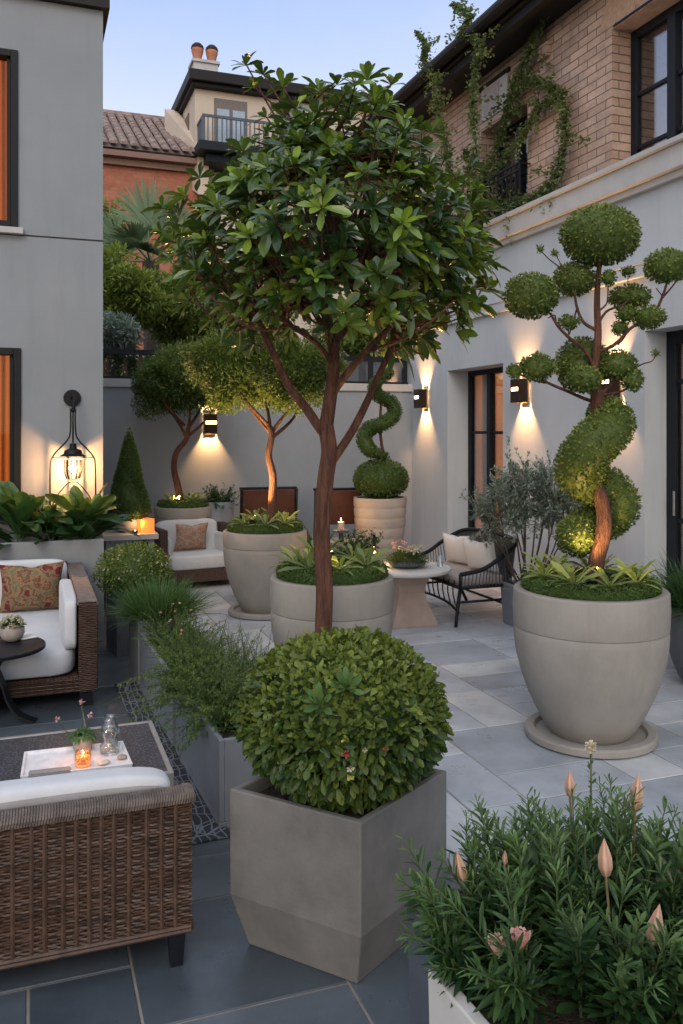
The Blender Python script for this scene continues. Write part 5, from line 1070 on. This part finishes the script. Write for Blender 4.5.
for k in range(60):
    dv = nrm(V3(rng.normal(), rng.normal(), abs(rng.normal())+.2)); pp = V3(0, 0, .085)+dv*V3(.062, .062, .06); dd = nrm(sphere_dirs(9)+dv); l.leaves(np.tile(pp, (9, 1)), dd, .014, .010, .4+.5*rng.random(9), kind='leaf')
l.obj('blossoms', 'pet_white', t)
l = LB(); dd = sphere_dirs(120); dd[:, 2] = abs(dd[:, 2])*.5; l.leaves(V3(0, 0, .085)+dd*V3(.04, .04, .03), dd, .045, .012, .5, kind='leaf'); l.obj('leaves', 'lf_hedge', t)
q3 = onZ(27, 638, zt2); t = thing('coaster', 'square white coaster beside the flower bowl on the black table', 'coaster', q3+V3(0, 0, .001), .4); b = MB(); b.superq((0, 0, .006), (.10, .085, .011), .25, 24, 8); b.obj('coaster_body', 'whiteceramic', t, smooth=True)
# ================================================================== CONSOLE TABLE, cone topiary etc. by back-left
cd = 7.95; c1_ = at(104, 430, cd); zc2 = CH-(533-430)*cd/FPX; xr = at(158, 430, cd)
t = thing('console_table', 'grey slab console table in front of the back wall left corner', 'table', ((c1_[0]+xr[0])/2, xr[1], 0))
x0_ = LXc+.03; x1_ = xr[0]; y0_ = xr[1]-.05; y1_ = y0_+.42
b = MB(); b.box(x0_, x1_, y0_, y1_, zc2-.05, zc2); b.obj('slab', 'slabtop', t, world=True, bevel=.004)
for x in (x0_+.05, x1_-.09):
    b = MB(); b.box(x, x+.05, y0_+.04, y1_-.04, 0, zc2-.051); b.obj('leg', 'zinc', t, world=True)
b = MB(); b.box(x0_+.102, x1_-.092, y0_+.06, y1_-.06, .18, .21); b.obj('lower_shelf', 'slabtop', t, world=True)
cc_ = at(129, 430, 8.05); pcz = zc2+.001
t = thing('small_pot', 'small pale round pot holding the cone topiary', 'pot', (cc_[0], cc_[1], pcz)); b = MB(); b.lathe([(.08, 0), (.12, .03), (.135, .09), (.13, .15), (.12, .17), (.11, .17), (.115, .12), (.002, .12)], seg=36, cap1=False); b.obj('bowl', 'pot', t, smooth=True)
t = thing('cone_topiary', 'dark green cone topiary standing against the back wall at left', 'topiary', (cc_[0], cc_[1], pcz+.12)); zb0 = pcz+.12; zt0 = CH+(HY-428)*8.05/FPX; Hc = zt0-zb0; l = LB(); n = 14000
u = 1-np.sqrt(rng.random(n)); u = np.clip(u, 0, 1); th = rng.uniform(0, 2*PI, n); rad = .195*(1-u)**.85*np.minimum(1, .6+u*6)*(1+.05*np.sin(th*3+u*12))*rng.uniform(.9, 1.06, n)
P = np.stack([rad*np.cos(th), rad*np.sin(th), u*Hc], 1); dd = np.stack([np.cos(th), np.sin(th), .35+0*th], 1); L = .02*rng.uniform(.7, 1.3, n); l.leaves(P, dd+rng.normal(0, .5, (n, 3)), L, L*.5, .3+.2*rng.normal(size=n)+.2*lnoise(P, 12), up=dd)
l.core(lambda s: s.lathe([(.11, 0), (.18, .05), (.16, Hc*.25), (.10, Hc*.55), (.01, Hc*.96)], seg=24), .15); l.obj('foliage', 'lf_hedge', t)
q = at(145, 430, 7.98); t = thing('candle_lantern', 'glowing copper cube candle holder on the console table', 'candle holder', (q[0], q[1], pcz), .3)
b = MB(); 
for a in ((-.065, .065, -.065, -.059), (-.065, .065, .059, .065), (-.065, -.059, -.0585, .0585), (.059, .065, -.0585, .0585)): b.box(*a, 0, .13)
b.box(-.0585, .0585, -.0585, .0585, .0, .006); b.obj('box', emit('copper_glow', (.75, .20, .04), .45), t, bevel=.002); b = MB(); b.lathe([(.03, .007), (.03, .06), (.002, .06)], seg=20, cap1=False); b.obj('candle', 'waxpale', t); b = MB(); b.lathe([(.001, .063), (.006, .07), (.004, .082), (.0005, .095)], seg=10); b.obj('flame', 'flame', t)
point((q[0]-.05, q[1]-.10, pcz+.10), .8, .02)
q = at(136, 430, 7.9); t = thing('tealight', 'tiny dark cup candle at the front edge of the console table', 'candle', (q[0]-.01, y0_+.05, pcz)); b = MB(); b.lathe([(.022, 0), (.028, .03), (.024, .03), (.022, .01), (.001, .01)], seg=20, cap1=False); b.obj('cup', 'wood_black', t); b = MB(); b.ell((0, 0, .022), (.007, .007, .012)); b.obj('flame', 'flame', t)
# ================================================================== ARMCHAIR
def armchair(loc, rz_, label, W=.90, D=.66, H=.68):
    t = thing('armchair', label, 'armchair', loc, rz_)
    b = MB(); aw = .09
    for s__ in (-1, 1): b.box(min(s__*W/2, s__*(W/2-aw)), max(s__*W/2, s__*(W/2-aw)), 0, D, .07, H-.05)
    b.box(-W/2+aw+.001, W/2-aw-.001, .01, D-.001, .07, .2); b.box(-W/2+aw+.001, W/2-aw-.001, D-.09, D-.002, .201, H-.02); b.obj('wicker_frame', 'wicker', t, bevel=.012)
    b = MB(); b.superq((0, .27, .275), (W-2*aw-.01, .54, .16), .3, 32, 14, bulge=.05); b.obj('seat_cushion', 'white_fab', t, smooth=True)
    b = MB(); b.superq((0, D-.17, .50), (W-2*aw-.02, .15, .36), .35, 32, 14, rx=-.12); b.obj('back_cushion', 'white_fab', t, smooth=True)
    for s__ in (-1, 1): b = MB(); b.superq((s__*(W/2-aw-.035), .30, .44), (.07, .44, .20), .35, 24, 12); b.obj('side_cushion', 'white_fab', t, smooth=True)
    for x in (-W/2+.05, W/2-.05):
        for y in (.05, D-.05): b = MB(); b.box(x-.02, x+.02, y-.02, y+.02, 0, .0695); b.obj('leg', 'wood_black', t)
    return t
ap = onZ(202, 589); ar = .16
armchair((ap[0], ap[1], 0), ar, 'dark wicker armchair with white cushions near the back wall')
pillow((ap[0]+.00-.06, ap[1]+.30, .36), .36, .30, .12, ar, .25, fl2, 'dusty rose patterned pillow on the wicker armchair')
# dark shrub in grey pot
q = at(217, 430, 9.75); q[2] = 0; zz = CH-(501-430)*9.75/FPX
t = thing('small_pot', 'grey cylinder pot under the dark shrub by the back wall', 'pot', q); b = MB(); b.lathe([(.17, 0), (.2, zz), (.18, zz), (.17, zz-.06), (.002, zz-.06)], seg=32, cap1=False); b.obj('bowl', 'zinc', t, smooth=True)
feathery('dark_shrub', q+V3(0, 0, zz-.06), 70, .30, 'dark wispy shrub in the grey pot against the back wall', (.08, .08), 'lf_dark', .045, (.15, 1.4), .1, 26, .5, ax=np.array([1., 0.]))
# ================================================================== RUST CHAIRS
def rust_chair(px, d, label, zpx, w=.62):
    q = at(px, 430, d); ht = CH-(zpx-430)*d/FPX; t = thing('lounge_chair', label, 'chair', (q[0], q[1], 0), -A*.3, group='rust brown garden chairs')
    b = MB(); b.rbox((0, .30, ht-.20), (w, .03, .40), rx=.12); b.obj('backrest', 'rust_wood', t, bevel=.01); b = MB(); [b.rbox((s__*(w/2+.015), .30, ht-.28), (.028, .045, .58), rx=.12) for s__ in (-1, 1)]; b.rbox((0, .325, ht+.01), (w+.06, .04, .03), rx=.12); b.obj('back_frame', 'wood_black', t, bevel=.004)
    b = MB(); b.box(-w/2, w/2, -.30, .26, .30, .34); b.obj('seat', 'rust_wood', t, bevel=.01); b = MB(); b.superq((0, -.02, .385), (w-.06, .5, .085), .3, 24, 10); b.obj('seat_cushion', 'grey_fab', t, smooth=True)
    for s__ in (-1, 1):
        b = MB(); b.box(s__*(w/2+.02)-.018, s__*(w/2+.02)+.018, -.3, .28, .50, .525); b.obj('armrest', 'zinc', t, bevel=.004)
        for y in (-.28, .26): b = MB(); b.box(s__*(w/2+.02)-.016, s__*(w/2+.02)+.016, y-.016, y+.016, 0, .499); b.obj('leg', 'wood_black', t)
    return t
rust_chair(273, 9.75, 'rust brown garden chair with striped pillow left of the trunk', 491); rust_chair(344, 9.65, 'rust brown garden chair half hidden behind the tree trunk', 492, .5)
stripe = None
m, nt, bs_ = newmat('striped_linen'); v = objco(nt); wv = N(nt, 'ShaderNodeTexWave'); wv.inputs['Scale'].default_value = 24; wv.inputs['Distortion'].default_value = .6; nt.links.new(v, wv.inputs['Vector'])
nt.links.new(ramp(nt, wv.outputs['Fac'], [(.35, (.60, .60, .60)), (.5, (.33, .33, .33)), (.65, (.62, .62, .62))]), bs_.inputs['Base Color']); bs_.inputs['Roughness'].default_value = .95; bump(nt, bs_, noise(nt, v, 200, 2), .4, .003); stripe = m
q = at(283, 430, 9.6); pillow((q[0], q[1], .43), .26, .26, .09, -.2, .15, stripe, 'striped white pillow on the rust brown chair')
q = at(341, 430, 9.15); t = thing('candle_lantern', 'small copper lantern with lit candle in front of the rear chair', 'candle holder', (q[0], q[1], 0))
b = MB(); b.lathe([(.10, 0), (.10, .02), (.03, .03), (.025, .55), (.09, .56), (.09, .58)], seg=20); b.obj('stand', 'zincdark', t); b = MB(); b.lathe([(.035, .581), (.035, .67)], seg=16); b.obj('candle', 'waxpale', t); b = MB(); b.lathe([(.002, .672), (.007, .685), (.004, .70), (.001, .715)], seg=10); b.obj('flame', 'flame', t); point((q[0]+.0, q[1]+.06, .72), 2.2, .02)
# agave + shrub behind middle pot
q = at(318, 430, 8.6); q[2] = 0
t = thing('small_pot', 'low dark pot of the spiky plant behind the trunk', 'pot', q); b = MB(); b.lathe([(.15, 0), (.2, .4), (.18, .4), (.17, .34), (.002, .34)], seg=28, cap1=False); b.obj('bowl', 'zincdark', t, smooth=True)
rosette('agave', q+V3(0, 0, .36), 34, .48, 'dark blue green spiky agave behind the middle pot', lo=.1, hi=.4, W=.12, el=(.1, .85), mat='lf_palm', kind='blade', droop=.15)
q = at(354, 430, 8.75); q[2] = 0
t = thing('small_pot', 'low dark pot of the leafy shrub right of the trunk', 'pot', q); b = MB(); b.lathe([(.14, 0), (.18, .35), (.16, .35), (.15, .3), (.002, .3)], seg=28, cap1=False); b.obj('bowl', 'zincdark', t, smooth=True)
feathery('leafy_shrub', q+V3(0, 0, .32), 60, .36, 'dark leafy shrub beside the ribbed pot', (.1, .1), 'lf_dark', .06, (.3, 1.4), .1, 22, .45, ax=np.array([1., 0.]), kind='leaf')
# ================================================================== PEDESTAL TABLE
pd = 7.35; q = at(407, 430, pd); zp = CH-(567-430)*pd/FPX
t = thing('pedestal_table', 'stone pedestal table with flared square base in front of the bench', 'table', (q[0], q[1], 0), -.05)
b = MB(); b.lathe([(.22, zp-.05), (.36, zp-.035), (.375, zp-.02), (.375, zp-.004), (.371, zp)], seg=56); b.obj('table_top', 'palestone', t, bevel=.002)
b = MB(); pr_ = [(.205, 0), (.205, .015), (.17, .1), (.135, .19), (.118, .27), (.125, .34), (.16, zp-.051)]; vs = []
for r, z in pr_: vs += [(-r, -r, z), (r, -r, z), (r, r, z), (-r, r, z)]
b.add(vs, [(i*4+k, i*4+(k+1) % 4, i*4+4+(k+1) % 4, i*4+4+k) for i in range(len(pr_)-1) for k in range(4)]+[(3, 2, 1, 0)]); b.obj('pedestal', mottled('clay_stone', (.30, .225, .18), (.40, .31, .25), 5, .7), t, bevel=.004)
t = thing('flower_bowl', 'low bowl of white flowers and greenery on the pedestal table', 'flower bowl', (q[0]+.0, q[1], zp+.001)); b = MB(); b.lathe([(.08, 0), (.15, .02), (.17, .05), (.16, .05), (.14, .03), (.002, .025)], seg=36, cap1=False); b.obj('bowl', 'zincdark', t, smooth=True)
l = LB(); n = 1500; dd = sphere_dirs(n); dd[:, 2] = abs(dd[:, 2]); P = V3(0, 0, .04)+dd*V3(.17, .17, .09)*rng.uniform(.6, 1.1, (n, 1)); l.leaves(P, dd+rng.normal(0, .4, (n, 3)), .03*rng.uniform(.6, 1.3, n), .011, .35+.25*rng.normal(size=n)); l.obj('greenery', 'lf_hedge', t)
l = LB()
for k in range(13):
    a_ = rng.uniform(0, 2*PI); r = .15*rng.random(); pp = V3(r*math.cos(a_), r*math.sin(a_), .12+.05*rng.random()); dd = nrm(sphere_dirs(20)+V3(0, 0, .4)); l.leaves(np.tile(pp, (20, 1)), dd, .028, .016, .6+.4*rng.random(20), kind='leaf')
l.obj('blossoms', 'pet_white', t)
l = LB()
for k in range(8):
    a_ = rng.uniform(0, 2*PI); pp = V3(-.08+.06*math.cos(a_), .05*math.sin(a_), .16+.06*rng.random()); dd = sphere_dirs(12); l.leaves(np.tile(pp, (12, 1)), dd, .02, .010, rng.random(12), kind='leaf')
l.obj('pink_blossoms', 'pet_pink', t)
w_ = at(374, 430, 7.35); t = thing('table_candle', 'lit candle at the left side of the pedestal table', 'candle', (w_[0], w_[1], zp+.001)); b = MB(); b.lathe([(.022, 0), (.022, .10)], seg=20); b.obj('wax', 'waxpale', t); b = MB(); b.lathe([(.002, .105), (.011, .125), (.007, .15), (.001, .175)], seg=10); b.obj('flame', 'flame', t, smooth=True)
point((w_[0]+.02, w_[1]+.12, zp+.2), 3.0, .02)
w_ = at(440, 430, 7.35); t = thing('table_glass', 'small clear tumbler on the right rim of the pedestal table', 'glass', (w_[0], w_[1], zp+.001)); b = MB(); b.lathe([(.025, 0), (.032, .09), (.030, .09), (.024, .006), (.001, .006)], seg=24, cap1=False); b.obj('tumbler', 'clear', t, smooth=True)
# ================================================================== RATTAN BENCH  (local: x = length from near to far, y = depth toward the wall)
NF = onZ(459, 627); NR = onZ(503, 621); bn = thing('rattan_bench', 'black rattan bench with taupe seat beside the glazed door', 'bench', (NF[0], NF[1], 0), PI/2)
Wb = .98; Db = -.50   # rotated +90deg: local x -> +Y, local y -> -X ; use negative y for depth
b = MB(); zs = .33
corn = [(0, 0), (Wb, 0), (0, Db), (Wb, Db)]
for (x, y) in corn:
    o = 1 if x > .5 else -1; oy = -1 if y < 0 else 1
    lg = MB(); lg.tube(smoothpath([(x-o*.06, y-oy*.05, zs), (x-o*.03, y-oy*.01, .2), (x+o*.0, y+oy*(.03 if y == 0 else .10), 0.0)], 8), [.017]*5+[.015]*3, 8); lg.obj('leg', 'black', bn, smooth=True)
b = MB()
for z, yy in ((.19, None),):
    b.tube(smoothpath([(0, 0, .12), (Wb*.25, -.02, .16), (Wb*.5, -.02, .17), (Wb*.75, -.02, .16), (Wb, 0, .12)], 12), .011, 6); b.tube([(0, Db-.03, .13), (Wb, Db-.03, .13)], .011, 6)
    b.tube([(.02, 0, .2), (.02, Db, .2)], .011, 6); b.tube([(Wb-.02, 0, .2), (Wb-.02, Db, .2)], .011, 6)
for k in range(9): x = .1+k*(Wb-.2)/8; b.tube(smoothpath([(x, -.02, .165), (x+.05, -.02, .27), (x+.0, -.01, .37)], 6), .006, 5)
b.tube([(-.02, 0, zs), (Wb+.02, 0, zs), (Wb+.02, Db, zs), (-.02, Db, zs), (-.02, 0, zs)], .016, 8); b.obj('seat_frame', 'black', bn, smooth=True)
b = MB(); b.superq((Wb/2, Db/2+.0, zs+.035), (Wb-.02, abs(Db)-.02, .075), .3, 36, 10); b.obj('seat_cushion', 'taupe_fab', bn, smooth=True)
# back: curved woven shell with arms sweeping forward
b = MB(); path = smoothpath([(-.02, .0, .44), (-.05, Db*.4, .48), (-.06, Db*.75, .58), (.0, Db-.05, .68), (Wb*.3, Db-.10, .71), (Wb*.7, Db-.10, .71), (Wb, Db-.05, .68), (Wb+.06, Db*.75, .58), (Wb+.05, Db*.4, .48), (Wb+.02, 0, .44)], 60); b.tube(path, .019, 8)
b.tube([(-.02, 0, .44), (-.02, 0.0, zs)], .014, 6); b.tube([(Wb+.02, 0, .44), (Wb+.02, 0, zs)], .014, 6); b.obj('back_rim', 'black', bn, smooth=True)
b = MB(); base = smoothpath([(-.02, .0, zs), (-.03, Db*.5, zs), (.0, Db, zs), (Wb*.3, Db-.02, zs), (Wb*.7, Db-.02, zs), (Wb, Db, zs), (Wb+.03, Db*.5, zs), (Wb+.02, 0, zs)], 60)
path = np.array(path)
for i in range(0, 60):
    b.tube([base[i], path[i]], .0045, 4, cap=False)
for k in range(1, 34): f = k/34; pts = base*(1-f)+path*f; b.tube(pts[14:46], .0055, 4, cap=False)
gs = [(base[i]*(1-f)+path[i]*f)+V3(0, -.004, 0) for i in range(16, 45) for f in (.02, .97)]; b.add(gs, [(2*i, 2*i+1, 2*i+3, 2*i+2) for i in range(28)])
b.obj('woven_back', mottled('dark_rattan', (.022, .022, .025), (.07, .068, .07), 30, .5), bn)
def bl(x, y, z): return (NF[0]-y, NF[1]+x, z)
pillow(bl(.27, -.36, zs+.07), .36, .29, .12, PI/2+PI+.35, .28, stripe, 'near striped white pillow on the rattan bench', 'striped pillows on the rattan bench')
pillow(bl(.69, -.36, zs+.07), .35, .29, .12, PI/2+PI+.30, .28, stripe, 'far striped white pillow on the rattan bench', 'striped pillows on the rattan bench')
# ================================================================== OLIVE TREE in tall grey pot
oc = at(530, 430, 7.25); oc[2] = 0; oh = CH-(583-430)*7.25/FPX
t = thing('tall_planter', 'square grey planter of the silver leaved tree by the bench', 'planter', oc, 0); b = MB(); w = .185
rings = []; vs = []
for r, z in ((w*.9, 0), (w, oh), (w-.025, oh), (w-.03, oh-.06)): vs += [(-r, -r, z), (r, -r, z), (r, r, z), (-r, r, z)]
b.add(vs, [(i*4+k, i*4+(k+1) % 4, i*4+4+(k+1) % 4, i*4+4+k) for i in range(3) for k in range(4)]+[(3, 2, 1, 0), (12, 13, 14, 15)]); b.obj('box', 'zinc', t, bevel=.015)
t = thing('silver_tree', 'airy silver green multi stemmed tree between bench and big right pot', 'tree', oc+V3(0, 0, oh-.06)); O = lambda x, y, z_=0: at(x, y, 7.25+z_)
b = MB(); tips = []
for k in range(15):
    px_ = 482+k*6.6+rng.normal(0, 3); py_ = 505-30*math.sin((px_-475)/105*PI)+rng.normal(0, 10); zz = rng.uniform(-.3, .25)
    e = O(px_, py_, zz); s0 = O(525+rng.normal(0, 5), 592, 0); m1 = O(525+(px_-525)*.5+rng.normal(0, 4), 555, zz*.5); limb(b, [s0, m1, e], .010, .004, 8, 6); tips.append((m1, e))
b.obj('stems', 'barkdark', t, world=True, smooth=True)
l = LB()
for m1, e in tips:
    for q_ in range(42):
        s0 = m1+(e-m1)*rng.uniform(.45, 1.05); dv = nrm(rng.normal(size=3)+V3(0, 0, .7)+Rv*0.1); ll = rng.uniform(.08, .24); nf = 26; u = rng.uniform(0.1, 1, nf); P = s0+dv*ll*u[:, None]+rng.normal(0, .006, (nf, 3))
        D = dv+rng.normal(0, .7, (nf, 3)); l.leaves(P, D, (.042*rng.uniform(.7, 1.3, nf)), .014, .4+.25*rng.normal(size=nf))
l.obj('foliage', 'lf_olive', t, world=True)
feathery('ground_plant', oc+V3(0, 0, oh-.05), 40, .16, 'small grey tuft at the foot of the silver tree', (.13, .13), 'lf_olive', .03, (.2, 1.2), .2, 16, .3, ax=np.array([1., 0.]))
# ================================================================== CLIMBERS on the right building
def vine(pts, w, n, label, X=XW-.04, leaf=.040, lo=0, hi=1, mass=False):
    path = smoothpath([onX(x, y, X-(0.05 if mass else 0)) for x, y in pts], 40); b0 = path[-1]
    t = thing('climbing_vine', label, 'vine', b0, group='climbing vines on the brick wall'); b = MB(); b.tube(path+rng.normal(0, .006, path.shape), .008, 5); b.tube(path+rng.normal(0, .02, path.shape), .005, 5); b.obj('stem', 'barkdark', t, world=True)
    l = LB(); i = rng.integers(0, 39, n); ww = w*(.45+.75*np.abs(np.sin(i*.45+pts[0][0])))*(.35+.65*np.minimum(1, i/10)); P = path[i]+(path[i+1]-path[i])*rng.random((n, 1))+rng.normal(0, 1, (n, 3))*ww[:, None]*V3(.30, .7, .55)*np.where(rng.random((n, 1)) < .12, 1.9, .8)
    nb = 14; sh_ = rng.normal(0, 1, (nb, 3))*V3(.25, 1, .8); sh_ = nrm(sh_)*rng.uniform(.12, .42, (nb, 1)); ci = np.linspace(2, 37, nb).astype(int); pick = np.where(rng.random(n) < .30)[0]; q_ = rng.integers(0, nb, len(pick)); tt_ = rng.random((len(pick), 1))
    P[pick] = path[ci[q_]]+sh_[q_]*tt_-V3(0, 0, 1)*(.12*tt_**2)+rng.normal(0, .018, (len(pick), 3))
    P[:, 0] = np.minimum(P[:, 0], XB-.005); L = leaf*rng.uniform(.6, 1.3, n); l.leaves(P, rng.normal(size=(n, 3))+V3(-.6, 0, -.3), L, L*.75, lo+(hi-lo)*np.clip(.45+.22*rng.normal(size=n)+.2*lnoise(P, 7), 0, 1)); l.obj('leaves', 'lf_vine', t, world=True)
XV = XW-.5
vine([(417, 33), (427, 45), (424, 62), (436, 80), (438, 110), (446, 145), (452, 180), (462, 215)], .085, 2600, 'leftmost vine rising above the roof eave', X=XW-.47)
vine([(452, 4), (470, 14), (465, 30), (479, 42), (476, 70), (472, 105), (476, 150), (474, 205)], .075, 2600, 'tall wavy vine climbing past the gutter beside the stone panel', X=XW-.47)
vine([(541, 28), (532, 45), (526, 60), (516, 82), (508, 110), (500, 140), (487, 170), (478, 205)], .07, 2600, 'slanting vine crossing the upper left window')
vine([(505, 118), (512, 98), (527, 83), (545, 84), (560, 97), (566, 125), (563, 155), (556, 178), (540, 196)], .055, 3000, 'arching dark vine curling over the brick right of the window', lo=0, hi=.6)
vine([(566, 92), (548, 103), (534, 115), (522, 138), (506, 155), (492, 178), (482, 200)], .05, 2000, 'thin vine crossing diagonally in front of the window panes')
vine([(484, 215), (500, 205), (518, 202), (535, 198), (552, 190)], .07, 1800, 'low vine mass resting on the ledge at the balcony railing', X=XW-.05, lo=0, hi=.6)
vine([(466, 150), (470, 170), (480, 190), (470, 205), (480, 225)], .09, 1500, 'bushy vine at the left end of the balcony railing', X=XW-.1)
# ================================================================== uplights
def uplight(loc, tgt, e, label, ang=95):
    t = thing('spike_spotlight', label, 'garden light', loc, group='small garden uplights'); b = MB(); b.lathe([(.018, -.02), (.028, .0), (.032, .05), (.028, .05), (.022, .02), (.001, .02)], seg=20, cap1=False); b.obj('housing', 'black', t)
    b = MB(); b.lathe([(.026, .038), (.001, .042)], seg=16, cap0=False, cap1=False); b.obj('lens', 'led', t); spot(np.asarray(loc)+V3(0, 0, .055), tgt, e, ang, .8, .03, (1., .58, .22))
uplight(pc+V3(*cam2w(-.03, -.14), PT+.04), K_(588, 470), 12, 'lit uplight among the rosettes of the big right pot')
uplight(lc+V3(*cam2w(-.10, -.12), lh+.06), Q2(262, 385), 110, 'lit uplight among the rosettes of the left saucer pot')
uplight(kc+V3(*cam2w(-.05, -.10), kh+.04), Q(182, 395), 110, 'lit uplight in the pot behind the armchair')
uplight(mc+V3(*cam2w(-.02, -.15), mh+.05), T(325, 300, .1), 60, 'lit uplight among the rosettes of the pot behind the trunk', 80)
# ================================================================== camera, light, world
sc_ = bpy.context.scene
cam = bpy.data.cameras.new('camera'); co = bpy.data.objects.new('camera', cam); C.objects.link(co); sc_.camera = co
cam.sensor_fit = 'VERTICAL'; cam.sensor_height = 36; cam.lens = 36*FPX/1024; cam.shift_y = -(512-HY)/1024; cam.clip_end = 2000; cam.clip_start = .05
co.location = (0, 0, CH); co.rotation_euler = (PI/2, 0, -A)
w = bpy.data.worlds.new('World'); sc_.world = w; w.use_nodes = True; nt = w.node_tree
sky = nt.nodes.new('ShaderNodeTexSky'); sky.sky_type = 'NISHITA'; sky.sun_disc = False
SUN_EL = 14; SUN_AZ = 205   # degrees, azimuth clockwise from +Y
sky.sun_elevation = math.radians(SUN_EL); sky.sun_rotation = math.radians(SUN_AZ); sky.air_density = 1.0; sky.dust_density = 1.0; sky.ozone_density = 1.5
tc = nt.nodes.new('ShaderNodeTexCoord'); sp = nt.nodes.new('ShaderNodeSeparateXYZ'); nt.links.new(tc.outputs['Generated'], sp.inputs[0])
dusk = ramp(nt, mathn(nt, 'ABSOLUTE', sp.outputs[2]), [(0, (.92, .88, .90)), (.30, (.92, .88, .99)), (.45, (.50, .61, .95)), (.60, (.85, .95, 1.15)), (1, (1.5, 1.6, 1.75))])
cl = noise(nt, tc.outputs['Generated'], 2.2, 5, .6); dusk = mixc(nt, ramp(nt, cl, [(.48, (0, 0, 0)), (.75, (.45, .45, .45))]), dusk, (.95, .86, .92))
hs = nt.nodes.new('ShaderNodeVectorMath'); hs.operation = 'SCALE'; nt.links.new(dusk, hs.inputs[0]); hs.inputs['Scale'].default_value = 3.0
mxs = mixc(nt, .72, sky.outputs[0], hs.outputs[0])
bg = nt.nodes['Background']; nt.links.new(mxs, bg.inputs[0]); bg.inputs[1].default_value = .15
sun = bpy.data.lights.new('sun', 'SUN'); sun.energy = .45; sun.angle = math.radians(25); sun.color = (1, .88, .74); so = bpy.data.objects.new('sun', sun); C.objects.link(so)
el, az = math.radians(SUN_EL+22), math.radians(SUN_AZ); dv = Vector((math.sin(az)*math.cos(el), math.cos(az)*math.cos(el), math.sin(el))); so.rotation_euler = dv.to_track_quat('Z', 'Y').to_euler()
vs_ = sc_.view_settings; vs_.view_transform = 'Standard'; vs_.look = 'None'; vs_.exposure = 1.1; vs_.gamma = 1; vs_.use_curve_mapping = False
sc_.render.engine = 'CYCLES'
